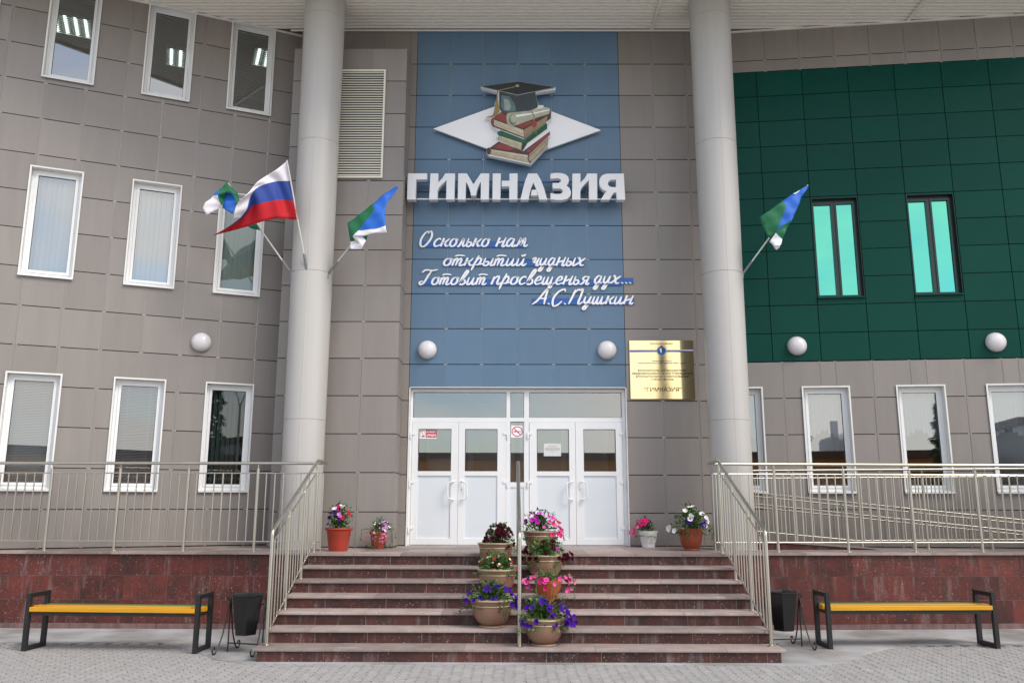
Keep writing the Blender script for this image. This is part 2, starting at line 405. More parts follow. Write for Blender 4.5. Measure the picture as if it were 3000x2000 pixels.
tag(rest.build('paver_field', 'paver', pave), kind='stuff')

# ================================================================== PORCH AND STAIRS
porch = MB()
def WL(x): return -1.70 + 0.018 * (-x - SW)          # line of the retaining wall, left of the stairs
def WR(x): return -1.70 + 0.055 * (x - SW)           # and right of them
core = [(-9.5, WL(-9.5) + 0.001), (-SW, WL(-SW) + 0.001), (-SW + 0.02, -1.9675), (SW - 0.02, -1.9675), (SW, WR(SW) + 0.001), (9.5, WR(9.5) + 0.001), (9.5, 1.2), (-9.5, 1.2)]
porch.prism(core, -0.01, DECK - 0.032)
porch.v = [(v[0], v[2], v[1]) for v in porch.v]
porch.f = [f[::-1] for f in porch.f]
porch_o = porch.build('porch', 'grout'); tag(porch_o, kind='structure')
# floor slabs of the porch, overhanging edge slabs included
rnd = random.Random(11)
def slab(poly, z0, z1, name, mname, parent):
    mb = MB().prism(poly, z0, z1); mb.v = [(v[0], v[2], v[1]) for v in mb.v]; mb.f = [f[::-1] for f in mb.f]
    c = (sum(p[0] for p in poly) / len(poly), sum(p[1] for p in poly) / len(poly), z1)
    return put(name, mb.mesh(name, mname, None, c), parent, c)
def edge(x):
    if x <= -SW: return WL(x) - 0.045
    if x >= SW: return WR(x) - 0.045
    return -2.0
xs = [-9.3 + 0.6 * i for i in range(11)] + [-SW] + [-SW + 0.64 * i for i in range(1, 9)] + [SW] + [SW + 0.55 + 0.6 * i for i in range(11)]
xs = sorted(set(round(x, 4) for x in xs))
for x0, x1 in zip(xs[:-1], xs[1:]):
    e0, e1 = (edge(x0), edge(x1)) if not (-SW <= (x0 + x1) / 2 <= SW) else (-2.0, -2.0)
    if x0 >= SW - 1e-6: e0 = WR(x0) - 0.045
    if x1 <= -SW + 1e-6: e1 = WL(x1) - 0.045
    ys = [max(e0, e1) + 0.42, max(e0, e1) + 1.02, max(e0, e1) + 1.62, 0.9]
    slab([(x0 + .002, e0), (x1 - .002, e1), (x1 - .002, ys[0] - .002), (x0 + .002, ys[0] - .002)], DECK - 0.032, DECK, 'floor_slab', 'granite_tread', porch_o)
    for a, b in zip(ys[:-1], ys[1:]):
        slab([(x0 + .002, a), (x1 - .002, a), (x1 - .002, b - .003), (x0 + .002, b - .003)], DECK - 0.032, DECK - rnd.uniform(0, 0.0008), 'floor_slab', 'granite_tread', porch_o)
# red granite cladding tiles of the retaining walls
def wall_tiles(x0, x1, fy, sgn):
    zr = [DECK - 0.034, 0.712, 0.388, 0.075, 0.0]
    L = 0.605
    for r in range(4):
        zt, zb = zr[r], zr[r + 1]
        x = x0 - (0, 0.33, 0.16, 0.42)[r]
        while x < x1:
            a, b = max(x, x0) + 0.0025, min(x + L, x1) - 0.0025
            if b - a > 0.02:
                cx, cz = (a + b) / 2, (zt + zb) / 2
                ang = math.atan2(fy(b) - fy(a), b - a)
                w = (b - a) / 2 / math.cos(ang)
                out_ = 0.0 if r < 3 else 0.012
                mb = MB().box(-w, w, -0.004 - out_, 0.03, -(zt - zb) / 2 + 0.002, (zt - zb) / 2 - 0.002)
                put('wall_tile' if r < 3 else 'plinth_tile', mb.mesh('wall_tile', 'granite_red' if r < 3 else 'plinth_stain'), porch_o, (cx, fy(cx) + rnd.uniform(-.001, .001), cz), (0, 0, ang))
            x += L
wall_tiles(-9.4, -SW, WL, -1)
wall_tiles(SW, 9.4, WR, 1)

stairs = MB()
for i in range(1, 7):          # tread i is i risers above the ground; its front edge is at yf
    yf = -2.0 - TR * (7 - i)
    stairs.box(-SW + .012, SW - .012, yf + 0.0325, yf + TR + 0.06 if i < 6 else -1.94, -0.01 if i == 1 else RIS * (i - 1) - 0.02, RIS * i - 0.034)
stairs_o = stairs.build('stairs', 'grout'); tag(stairs_o, kind='structure')
nose = [(0.0, -0.011), (0.004, -0.003), (0.012, 0.0), (TR + 0.035, 0.0), (TR + 0.035, -0.034), (0.006, -0.034), (0.0, -0.028)]
for i in range(1, 8):
    yf = -2.0 - TR * (7 - i)
    extra = 0.05 if i == 1 else 0.0
    if i < 7:
        n = 4; off = rnd.uniform(-.3, .3)
        cuts = [-SW - extra] + sorted([-SW + 2 * SW * (k + .5 + off) / 4 for k in range(4)]) + [SW + extra]
        cuts = [c for c in cuts if -SW - extra <= c <= SW + extra]
        for a, b in zip(cuts[:-1], cuts[1:]):
            mb = MB().prism([(p[0], p[1]) for p in nose], a + .0015, b - .0015, ax='x')
            c = ((a + b) / 2, yf, RIS * i)
            mb.v = [(v[0] - c[0], v[1], v[2]) for v in mb.v]
            put('tread', mb.mesh('tread', 'granite_tread', 30), stairs_o, (c[0], c[1] + rnd.uniform(-.002, .002), c[2] - rnd.uniform(0, .0012)))
    # riser tiles below tread i
    zt, zb = RIS * i - 0.0345, RIS * (i - 1) + (0.0005 if i > 1 else 0.0)
    x = -SW - rnd.uniform(0, 0.5)
    while x < SW:
        L = rnd.choice((0.60, 0.60, 0.62, 0.5, 0.75)); a, b = max(x, -SW) + .003, min(x + L, SW) - .003
        if b - a > 0.03:
            mb = MB().box(-(b - a) / 2, (b - a) / 2, 0, 0.02, -(zt - zb) / 2, (zt - zb) / 2)
            put('riser_tile', mb.mesh('riser_tile', 'granite_riser'), stairs_o, ((a + b) / 2, yf + 0.028 + rnd.uniform(-.001, .001), (zt + zb) / 2))
        x += L
for sx in (-1, 1):            # stepped cheeks, red tile
    for i in range(1, 7):
        yf = -2.0 - TR * (7 - i)
        mb = MB().box(-.008, .008, 0, TR, 0, RIS - 0.036 if i == 1 else RIS)
        put('side_tile', mb.mesh('side_tile', 'granite_riser'), stairs_o, (sx * (SW - 0.004), yf + 0.05, RIS * (i - 1) - (0.0 if i == 1 else 0.036)))

# ================================================================== BUILDING
bld = empty('school_building', (0, 0, DECK))
tag(bld, 'grey panelled three-storey school building with blue entrance bay and green right wing', 'building')
LW = (-7.605, -1.35); LT = 0.40; LCW, LZ0, LRP = 0.581, 8.329, 0.611
RW = (4.436, 0.009); RT = -0.1107
TOPZ = 11.2
pan_cache = {}
def panel(parent, rects, cx, cz, name, mname, y=0.0, th=0.008):
    key = (mname, tuple((round(a - cx, 4), round(b - cx, 4), round(c - cz, 4), round(d - cz, 4)) for a, b, c, d in rects))
    if key not in pan_cache:
        mb = MB()
        for a, b, c, d in rects: mb.box(a - cx, b - cx, 0, th, c - cz, d - cz)
        pan_cache[key] = mb.mesh(name, mname)
    return put(name, pan_cache[key], parent, (cx, y + rnd.uniform(-.0012, .0012), cz), (rnd.uniform(-.0015, .0015), 0, rnd.uniform(-.002, .002)))
def pieces(rs):
    groups = []
    for r in rs:
        hit = [g_ for g_ in groups if any(r[0] <= q[1] + 1e-6 and q[0] <= r[1] + 1e-6 and r[2] <= q[3] + 1e-6 and q[2] <= r[3] + 1e-6 for q in g_)]
        m = [r]
        for g_ in hit: m += g_; groups.remove(g_)
        groups.append(m)
    return groups
GH, GV = 0.0065, 0.0028       # half the joint widths
def clad(parent, xs, zs, holes, name, mname, zoff=0.0, y=0.0, strip='alu'):
    """one panel for every cell of the grid, cut round the openings; light vertical rails show in the joints"""
    for i in range(len(xs) - 1):
        for j in range(len(zs) - 1):
            r = (xs[i] + GV, xs[i + 1] - GV, zs[j] + GH, zs[j + 1] - GH)
            rs = minus([r], holes)
            rs = [q for q in rs if q[1] - q[0] > 0.006 and q[3] - q[2] > 0.006]
            if not rs: continue
            cx, cz = (xs[i] + xs[i + 1]) / 2, (zs[j] + zs[j + 1]) / 2
            for piece in pieces(rs): panel(parent, [(a, b, c - zoff, d - zoff) for a, b, c, d in piece], cx, cz - zoff, name, mname, y)
    if strip:
        cp = MB()
        for x in xs[1:-1]:
            for z in zs[1:-1]:
                if any(h[0] - .04 < x < h[1] + .04 and h[2] - .03 < z < h[3] + .03 for h in holes): continue
                for dx in (-.026, .017): cp.box(x + dx, x + dx + .009, y - .0035, y + .006, z - zoff - .013, z - zoff + .013)
        if cp.v: tag(cp.build('panel_clips', 'clip_metal', parent, world=False), kind='stuff')
        for x in xs[1:-1]:
            for (a, b, c, d) in minus([(x - 0.022, x + 0.022, zs[0], zs[-1])], [(h[0] - .03, h[1] + .03, h[2], h[3]) for h in holes]):
                if b - a > 0.01: MB().box(a, b, y + 0.011, y + 0.014, c - zoff, d - zoff).build('mounting_rail', strip, parent, world=False)
def backing(name, x0, x1, z0, z1, holes, loc, rz, y0=0.045, y1=0.28):
    mb = MB()
    for (a, b, c, d) in minus([(x0, x1, z0, z1)], holes): mb.box(a, b, y0, y1, c - DECK, d - DECK)
    o = mb.build(name, 'dark_gap', bld, world=False, loc=(loc[0], loc[1], 0)); o.rotation_euler = (0, 0, rz)
    return o
# ---- left wing
LWIN = [(s0, s0 + 0.73) for s0 in (-1.50, -0.06, 1.41, 2.76)]
LZ = [(8.44, SOF + 0.02), (5.15, 6.90), (1.90, 3.625)]
lholes = [(a, b, c, d) for a, b in LWIN for c, d in LZ]
lwall = backing('left_wing_wall', -3.0, 4.10, 0.9, TOPZ, lholes, LW, LT)
lx = [LCW * j for j in range(-5, 7)] + [4.08]
lz = sorted([LZ0 - LRP * k for k in range(-3, 13)])
lz = [DECK + 0.01] + [z for z in lz if z > DECK + 0.05 and z < SOF] + [SOF + 0.12]
clad(lwall, lx, lz, lholes, 'grey_panel', 'grey_panel', DECK)
# ---- centre
cxr = [-1.8 + 0.6 * i for i in range(7)]
CZ0, CRP = 9.428, 0.6055
door_hole = (-1.795, 1.80, 0.9, 3.585)
cwall = backing('centre_wall', -3.9, 3.62, 0.9, TOPZ, [door_hole], (0, 0), 0)
cz = [CZ0 - CRP * k for k in range(0, 10)]
czb = sorted(cz + [SOF + 0.1]); czb[0:0] = [3.588]
clad(cwall, cxr, czb, [], 'blue_panel', 'blue_panel', DECK)
czg = sorted([CZ0 - CRP * k for k in range(0, 14)] + [SOF + 0.1]); czg[0:0] = [DECK + 0.008]
clad(cwall, [1.803, 2.4, 3.0, 3.62], czg, [], 'grey_panel', 'grey_panel', DECK)
clad(cwall, [-1.925, -1.803], czg, [], 'grey_panel', 'grey_panel', DECK)
clad(cwall, [-3.9, -3.6, -3.0, -2.4, -1.925], [CZ0 + 0.003, SOF + 0.1], [], 'grey_panel', 'grey_panel', DECK)
# ---- projecting bay with the ventilation grille
BX0, BX1, BY, BZ = -3.87, -1.918, -0.5, 9.432
bay = MB().box(BX0 + .045, BX1 - .045, BY + .045, 0.04, -0.03, BZ - DECK - .012).build('entrance_bay', 'dark_gap', bld, world=False, loc=(0, 0, 0))
bz = sorted([BZ - 0.6045 * k for k in range(0, 14)]); bz[0:0] = [DECK + 0.008]
clad(bay, [BX0, -3.70, -3.10, -2.505, BX1], bz, [], 'grey_panel', 'grey_panel', DECK, BY)
for sx, xx in ((1, BX1), (-1, BX0)):
    for a, b in zip(bz[:-1], bz[1:]):
        mb = MB().box(-0.008 if sx > 0 else 0, 0 if sx > 0 else 0.008, BY + 0.010, -0.004, a + GH - DECK, b - GH - DECK)
        mb.build('grey_panel', 'grey_panel', bay, world=False, loc=(xx, 0, 0))
MB().box(BX0, BX1, BY, 0.04, BZ - DECK - .010, BZ - DECK).build('bay_cap', 'grey_panel', bay, world=False)
gr = empty('ventilation_grille', (-3.30, BY - 0.012, 7.05 - DECK), 0, bld)
GW, GHt = 1.03, 1.97
fr = MB()
for a, b, c, d in minus([(0, GW, 0, GHt)], [(0.03, GW - 0.03, 0.03, GHt - 0.03)]): fr.box(a, b, -0.035, 0.006, c, d)
fr.build('grille_frame', 'grille_cream', gr, world=False)
MB().box(0.03, GW - .03, 0.0, 0.004, 0.03, GHt - .03).build('grille_back', 'dark_gap', gr, world=False)
sl = MB().prism([(-0.034, 0.0), (-0.030, -0.003), (-0.012, 0.026), (-0.016, 0.027)], 0.031, GW - 0.031, ax='x').mesh('louvre_slat', 'grille_cream')
for k in range(43): put('louvre_slat', sl, gr, (0, -0.001, 0.04 + k * 0.0443))
# ---- right wing
RGW = [(0.632, 1.388, 5.115, 6.872), (2.198, 2.952, 5.125, 6.872), (5.33, 6.085, 5.12, 6.872)]
RLW = [(s0, s0 + 0.74, 1.90, 3.60) for s0 in (-1.12, 0.275, 1.765, 3.155, 4.60, 6.0)]
rholes = RGW + RLW
rwall = backing('right_wing_wall', -0.86, 7.6, 0.9, TOPZ, rholes, RW, RT)
gx = [-0.86, -0.17] + [-0.17 + 0.783 * k for k in range(1, 11)]
gz = [4.035 + 0.4775 * k for k in range(12)]
GH, GV = 0.006, 0.006
clad(rwall, gx, gz, [(h[0] - .004, h[1] + .004, h[2], h[3]) for h in RGW], 'green_panel', 'green_panel', DECK, -0.006, None)
GH, GV = 0.0065, 0.0028
clad(rwall, [-0.86] + [0.6 * k for k in range(0, 13)], [9.293, 9.513, SOF + 0.1], [], 'grey_panel', 'grey_panel', DECK)
ux = [-0.86, -0.02]; 
for k in range(5): ux += [0.58 + 1.425 * k, 0.83 + 1.425 * k, 1.42 + 1.425 * k]
clad(rwall, [u for u in ux if u < 7.6], [3.42, 4.030], RLW, 'grey_panel', 'grey_panel', DECK)
clad(rwall, [-0.86, -0.03, 1.40, 2.83, 4.27, 5.68, 7.1], [DECK + .008, 1.62, 2.22, 2.82, 3.42], RLW, 'grey_panel', 'grey_panel', DECK)
MB().box(-0.864, -0.86, -0.11, 0.05, 0.0, TOPZ - DECK).build('corner_trim', 'grey_panel', rwall, world=False)
# ---- back of the building, roof and rooms
shell = MB()
for z in (0.93, 4.22, 7.48, 10.78): shell.box(-12, 12.2, 0.30, 8.2, z - DECK, z + .1 - DECK, 1 if z < 10 else 0)
shell.box(-12, 12.2, 8.2, 8.4, 0 - DECK, TOPZ - DECK); shell.box(-12.2, -12, -4, 8.4, -DECK, TOPZ - DECK); shell.box(12.2, 12.4, -3, 8.4, -DECK, TOPZ - DECK)
shell.build('room_shell', ['interior', 'interior_floor'], bld, world=False)
part = MB()
cL, sL = math.cos(LT), math.sin(LT)
ML = Matrix.Translation((LW[0], LW[1], 0)) @ Matrix.Rotation(LT, 4, 'Z')
MR = Matrix.Translation((RW[0], RW[1], 0)) @ Matrix.Rotation(RT, 4, 'Z')
for z in (0.93, 4.22, 7.48, 10.78): part.box(-3.0, 4.1, 0.28, 3.2, z - DECK + .002, z + .098 - DECK, 0, ML)
part.box(-3.0, 4.2, 4.2, 4.35, 0, 9.8, 0, ML); part.box(-3.1, -3.0, 0.05, 4.3, -.1, 10.1, 0, ML)
part.box(3.95, 4.1, 0.30, 4.3, -.1, 9.7, 0, ML)
part.box(-0.8, 7.6, 4.6, 4.75, 0, 9.7, 0, MR); part.box(7.6, 7.7, 0.05, 4.7, -.1, 10.1, 0, MR)
part.box(-2.9, -2.7, .29, 2.8, -.1, 2.9); part.box(2.7, 2.9, .29, 2.8, -.1, 2.9); part.box(-2.9, 2.9, .29, 2.9, 2.62, 2.72)
part.build('partition', 'interior', bld, world=False)
MB().box(-12.4, 12.4, -3.1, 8.6, TOPZ - DECK, TOPZ + .25 - DECK).build('roof', 'roofing', bld, world=False)
# ---- canopy soffit
def xl(y): return max(-9.5, LW[0] + (y - LW[1]) / math.tan(LT) - 0.25)
def xr(y): return min(9.5, RW[0] + (y - RW[1]) / math.tan(RT) + 0.35)
cb = MB().prism([(-9.5, -3.0), (9.5, -3.0), (9.5, -0.52), (xr(0.03), 0.03), (xl(0.03), 0.03), (-9.5, -2.26)], SOF + 0.055 - DECK, SOF + 0.40 - DECK)
cb.v = [(v[0], v[2], v[1]) for v in cb.v]; cb.f = [f[::-1] for f in cb.f]
cano = cb.build('canopy', 'soffit', bld, world=False)
MB().box(-9.55, 9.55, -3.06, -3.0, SOF - .02 - DECK, SOF + .45 - DECK).build('fascia', 'soffit_trim', cano, world=False)
prof = [(-0.046, 0.05), (-0.046, 0.002), (-0.043, 0.0), (-0.030, 0.0), (-0.024, 0.022), (0.040, 0.026), (0.044, 0.05)]
for k in range(30):
    y = -0.03 - 0.0985 * k
    put('soffit_slat', MB().prism(prof, xl(y), xr(y), ax='x').mesh('soffit_slat', 'soffit'), cano, (0, y, SOF - DECK))
MB().prism([(-0.03, 0.0), (-0.03, -0.035), (-0.024, -0.035), (-0.024, -0.006), (0.0, -0.006), (0.0, 0.0)], -4.1, 3.7, ax='x').build('edge_trim', 'soffit_trim', cano, world=False, loc=(0, 0, SOF - .008 - DECK))
for P0, th, s0, s1 in ((LW, LT, -2.5, 4.1), (RW, RT, -0.9, 6.0)):
    o = MB().box(s0, s1, -0.032, -0.003, -0.028, 0.0).build('edge_trim', 'soffit_trim', cano, world=False, loc=(P0[0], P0[1], SOF + 0.004 - DECK)); o.rotation_euler = (0, 0, th)
for xj in (-3.6, 2.42, 6.9):
    MB().box(-.03, .03, -2.98, -0.04, -0.006, 0.0).build('joint_strip', 'soffit', cano, world=False, loc=(xj, 0, SOF - 0.004 - DECK))

# ---- windows
def sheet(x0, x1, y, z0, z1): return MB().add([(x0, y, z0), (x1, y, z0), (x1, y, z1), (x0, y, z1)], [(0, 1, 2, 3)])
def frame_rects(x0, x1, z0, z1, w): return minus([(x0, x1, z0, z1)], [(x0 + w, x1 - w, z0 + w, z1 - w)])
def window(M, s0, s1, z0, z1, kind, th, glass='glass'):
    w, h = s1 - s0, z1 - z0
    p = M @ Vector((s0, 0, z0 - DECK))
    mb = MB()
    for r in frame_rects(0.012, w - 0.012, 0.012, h - 0.012, 0.045): mb.box(r[0], r[1], 0.105, 0.17, r[2], r[3])
    o = mb.build('window', 'white_plastic', bld, world=False, loc=p); o.rotation_euler = (0, 0, th)
    cs = MB()
    for r in frame_rects(0.059, w - 0.059, 0.059, h - 0.059, 0.042): cs.box(r[0], r[1], 0.092, 0.16, r[2], r[3])
    cs.build('casement', 'white_plastic', o, world=False)
    gk = MB()
    for r in frame_rects(0.100, w - 0.100, 0.100, h - 0.100, 0.006): gk.box(r[0], r[1], 0.112, 0.135, r[2], r[3])
    gk.build('gasket', 'gasket', o, world=False)
    sheet(0.104, w - 0.104, 0.122, 0.104, h - 0.104).build('pane', glass, o, world=False)
    rv = MB()
    rv.box(0.0, 0.010, -0.022, 0.11, 0, h); rv.box(w - 0.010, w, -0.022, 0.11, 0, h); rv.box(0.010, w - .010, -0.022, 0.11, h - 0.010, h)
    rv.box(-.014, 0.0, -0.022, -0.016, -.004, h + .014); rv.box(w, w + .014, -0.022, -0.016, -.004, h + .014); rv.box(0, w, -0.022, -0.016, h, h + .014)
    rv.build('reveal', 'white_metal', o, world=False)
    MB().prism([(-0.045, -0.028), (-0.045, 0.0), (0.11, 0.02), (0.11, 0.008), (-0.038, -0.012), (-0.038, -0.028)], -0.012, w + 0.012, ax='x').build('sill', 'white_metal', o, world=False)
    if kind == 'venetian' or kind == 'venetian_open':
        bl = MB(); n = 62
        tilt = 0.019 if kind == 'venetian' else 0.010
        for k in range(n):
            zz = 0.11 + k * (h - 0.22) / n
            bl.prism([(0.205, zz), (0.206, zz + .0015), (0.228, zz + tilt + .0015), (0.228, zz + tilt)], 0.09, w - 0.09, ax='x')
        tag(bl.build('venetian_blind', 'blind_white', o, world=False), kind='stuff')
        for xx in (0.2, w - 0.2): MB().box(xx, xx + .004, .203, .2045, .1, h - .08).build('blind_cord', 'blind_white', o, world=False)
    elif kind in ('vertical', 'vertical_green', 'vertical_dark', 'vertical_open'):
        mm = {'vertical': 'blind_white', 'vertical_green': 'blind_green', 'vertical_dark': 'blind_dark', 'vertical_open': 'blind_green'}[kind]
        n = 8 if kind != 'vertical_dark' else 6; step = (w - 0.16) / 7.5
        ang = {'vertical': 0.62, 'vertical_green': 0.30, 'vertical_dark': 0.75, 'vertical_open': 0.3}[kind]
        sm = MB().box(-0.045, 0.045, -0.001, 0.001, 0.07, h - 0.05).mesh('blind_slat', mm)
        for k in range(n): put('blind_slat', sm, o, (0.10 + step * k, 0.26, 0), (0, 0, ang + rnd.uniform(-.05, .05)))
    elif kind == 'festoon':
        cu = MB(); nx = 40
        def hem(u): return h * (0.56 + 0.13 * abs(u - 0.5) * -1.6) + h * 0.035 * abs(math.sin(u * math.pi * 7)) * -1 + 0.10
        vs = []; fs = []
        for i in range(nx + 1):
            u = i / nx; x = 0.08 + u * (w - 0.16); y = 0.24 + 0.012 * math.sin(u * 60)
            zb = hem(u); 
            for j in range(5): vs.append((x, y, zb + (h - .06 - zb) * j / 4))
        for i in range(nx):
            for j in range(4): fs.append((i * 5 + j, (i + 1) * 5 + j, (i + 1) * 5 + j + 1, i * 5 + j + 1))
        cu.add(vs, fs).build('festoon_curtain', 'curtain', o, world=False)
    return o
for r, (c, d) in enumerate(LZ):
    for q, (a, b) in enumerate(LWIN):
        kind = [[None, None, None, None], ['vertical', 'vertical', 'vertical', 'vertical_green'], ['venetian', 'venetian', 'venetian_open', 'vertical_dark']][r][q]
        window(ML, a, b, c, d, kind, LT, 'glass_clear' if (r > 0 and q == 3) else 'glass' if r < 2 else 'glass_lower')
for (a, b, c, d) in RLW: window(MR, a, b, c, d, 'festoon', RT, 'glass')
for (a, b, c, d) in RGW:
    w, h = b - a, d - c
    p = MR @ Vector((a, 0, c - DECK))
    mb = MB()
    for r in minus([(0.004, w - .004, 0.004, h - 0.004)], [(0.05, 0.335, 0.06, h - 0.09), (0.425, w - 0.06, 0.045, h - 0.09)]): mb.box(r[0], r[1], 0.09, 0.15, r[2], r[3])
    o = mb.build('window', 'green_frame', bld, world=False, loc=p); o.rotation_euler = (0, 0, RT)
    sheet(0.05, 0.335, 0.125, 0.06, h - .09).build('pane', 'glass_mint', o, world=False)
    sheet(0.425, w - .06, 0.110, 0.045, h - .09).build('pane', 'glass_mint', o, world=False)
    cs = MB()
    for r in frame_rects(0.395, w - 0.035, 0.02, h - 0.06, 0.03): cs.box(r[0], r[1], 0.075, 0.089, r[2], r[3])
    cs.build('casement', 'green_frame', o, world=False)
    rv = MB(); rv.box(-.002, 0.006, -0.004, 0.15, 0, h); rv.box(w - .006, w + .002, -0.004, 0.15, 0, h); rv.box(0.006, w - .006, -0.004, 0.15, h - .008, h)
    rv.build('reveal', 'green_frame', o, world=False)
    MB().prism([(-0.045, -0.025), (-0.045, 0.0), (0.10, 0.012), (0.10, 0.0), (-0.04, -0.010), (-0.04, -0.025)], -0.008, w + 0.008, ax='x').build('sill', 'green_panel', o, world=False)

# ---- entrance doors
FY = 0.11
ent = MB()
DH0, DH1 = 0.004, 3.585 - DECK
zt0, zt1, zm = 3.110 - DECK, 3.515 - DECK, 3.035 - DECK
vert = [(-1.775, -1.735), (-0.185, -0.118), (0.108, 0.195), (1.730, 1.785)]
for a, b in vert: ent.box(a, b, FY - .02, FY + .06, DH0, DH1)
for (a, b) in ((-1.735, -0.185), (-0.118, 0.108), (0.195, 1.730)):
    ent.box(a, b, FY - .02, FY + .06, zt1 + .01, DH1); ent.box(a, b, FY - .02, FY + .06, zm, zt0 - .008)
ent.box(-0.118, 0.108, FY - .018, FY + .058, DH0, 0.10)
ent.box(-0.118, 0.108, FY - .018, FY + .058, 0.93, 1.01)
ento = ent.build('entrance_frame', 'white_plastic', bld, world=False)
MB().box(-0.118, 0.108, FY - .004, FY + .03, 0.10, 0.93).build('side_infill', 'door_infill', ento, world=False)
for (a, b, c, d) in ((-1.735, -0.185, zt0 - .008, zt1 + .01), (-0.118, 0.108, zt0 - .008, zt1 + .01), (0.195, 1.730, zt0 - .008, zt1 + .01), (-0.118, 0.108, 1.01, zm)):
    sheet(a, b, FY + .02, c, d).build('pane', 'glass_door', ento, world=False)
    gk = MB()
    for r in frame_rects(a, b, c, d, 0.007): gk.box(r[0], r[1], FY + .008, FY + .019, r[2], r[3])
    gk.build('gasket', 'gasket', ento, world=False)
tr_ = MB(); tr_.box(-1.795, -1.777, -0.012, FY + .05, 0.0, DH1); tr_.box(1.787, 1.802, -0.012, FY + .05, 0.0, DH1); tr_.box(-1.777, 1.787, -0.012, FY + .05, DH1 - .0, DH1 + .012)
tr_.build('entrance_reveal', 'white_metal', ento, world=False)
MB().box(-1.735, 1.73, FY - .05, FY + .07, 0.0, 0.012).build('threshold', 'alu', ento, world=False)
leaves = [(-1.732, -0.972, -1.634, -1.090, 1), (-0.968, -0.188, -0.863, -0.329, -1), (0.198, 0.952, 0.318, 0.849, 1), (0.957, 1.727, 1.088, 1.617, -1)]
for (a, b, ga, gb, hs) in leaves:
    g0, g1, p0, p1 = 2.222 - DECK, 2.910 - DECK, 0.115, 2.150 - DECK
    mb = MB()
    for r in minus([(a, b, 0.018, zm - .004)], [(ga, gb, g0, g1), (ga, gb, p0, p1)]): mb.box(r[0], r[1], FY - .032, FY + .036, r[2], r[3])
    d = mb.build('door', 'white_plastic', bld, world=False)
    MB().box(ga, gb, FY - .012, FY + .02, p0, p1).build('infill_panel', 'door_infill', d, world=False)
    sheet(ga, gb, FY + .0, g0, g1).build('pane', 'glass_door', d, world=False)
    gk = MB()
    for r in frame_rects(ga, gb, g0, g1, 0.008): gk.box(r[0], r[1], FY - .024, FY - .001, r[2], r[3])
    gk.build('gasket', 'gasket', d, world=False)
    hx = (gb + 0.045) if hs > 0 else (ga - 0.045)
    x2 = hx - hs * 0.075
    pts = [(hx, FY - .032, 1.02), (hx, FY - .085, 1.02), (x2, FY - .10, 0.995), (x2 - hs * .012, FY - .105, 0.95), (x2 - hs * .012, FY - .105, .80), (x2, FY - .10, 0.755), (hx, FY - .085, .73), (hx, FY - .032, .73)]
    MB().tube(catmull([Vector(p) for p in pts], 4), 0.011, 8).build('handle', 'white_plastic', d, 40, world=False)
    if hs < 0:
        MB().box(a + .045, a + .075, FY - .036, FY - .030, .84, .93).build('lock_plate', 'white_plastic', d, world=False)
        MB().box(a + .056, a + .063, FY - .038, FY - .0345, .875, .905).build('keyhole', 'gasket', d, world=False)
    he = a if hs > 0 else b
    for hz in (0.20, 0.93, 1.72):
        hb = MB(); hb.box(he - .035 if hs > 0 else he - .045, he + .045 if hs > 0 else he + .035, FY - .045, FY - .033, hz + .06, hz + .10)
        q = he - .022 * hs; hb.box(q - .013, q + .013, FY - .05, FY - .034, hz, hz + .0595)
        hb.build('hinge', 'white_plastic', d, world=False)
# vestibule seen through the glass
ves = MB()
ves.box(-2.68, 2.68, 2.55, 2.6, 0.0, 2.6); 
ves.build('vestibule_wall', 'interior_pale', bld, world=False)
vin = MB()
for x in (-1.7, -0.9, -0.1, 0.1, 0.9, 1.7): vin.box(x - .05, x + .05, 2.45, 2.52, 0, 2.3)
vin.box(-1.75, 1.75, 2.44, 2.51, 2.05, 2.15); vin.box(-1.75, 1.75, 2.44, 2.51, 1.0, 1.1)
vin.build('inner_door_frame', 'white_plastic', bld, world=False)
MB().box(-1.55, -.95, 1.1, 1.5, 0.0, 1.45).build('radiator_cabinet', 'interior_pale', bld, world=False)

# ---- ceiling lights in the top floor rooms
def troffer(x, y, z, lab):
    o = empty('ceiling_light', (x, y, z), LT); tag(o, lab, 'ceiling light', 'lit ceiling lights behind the top windows')
    cas = MB()
    for r in minus([(-.3, .3, -.3, .3)], [(-.285, .285, -.285, .285)]): cas.box(r[0], r[1], r[2], r[3], -.06, 0)
    cas.box(-.3, .3, -.3, .3, 0, .01)
    for k in range(3): cas.box(-.1425 + .1425 * k - .006, -.1425 + .1425 * k + .006, -.285, .285, -.055, 0)
    cas.build('casing', 'white_metal', o, world=False)
    for k in range(4): MB().tube([(-.214 + .1425 * k, -.27, -.03), (-.214 + .1425 * k, .27, -.03)], .03, 8).build('tube', 'tube_light', o, world=False)
    lv = MB()
    for k in range(9): lv.box(-.285, .285, -.25 + k * .0625 - .004, -.25 + k * .0625 + .004, -.062, -.03)
    lv.build('louvre', 'blind_dark', o, world=False)
    o.scale = (1.22, 1.22, 1.0)
troffer(-8.56, 0.78, 10.72, 'lit fluorescent ceiling light seen through the top left window')
troffer(-6.84, 1.97, 10.70, 'lit ceiling light at the right edge of the middle top window')
troffer(-5.06, 1.97, 10.70, 'lit ceiling light in the corner of the top window nearest the column')

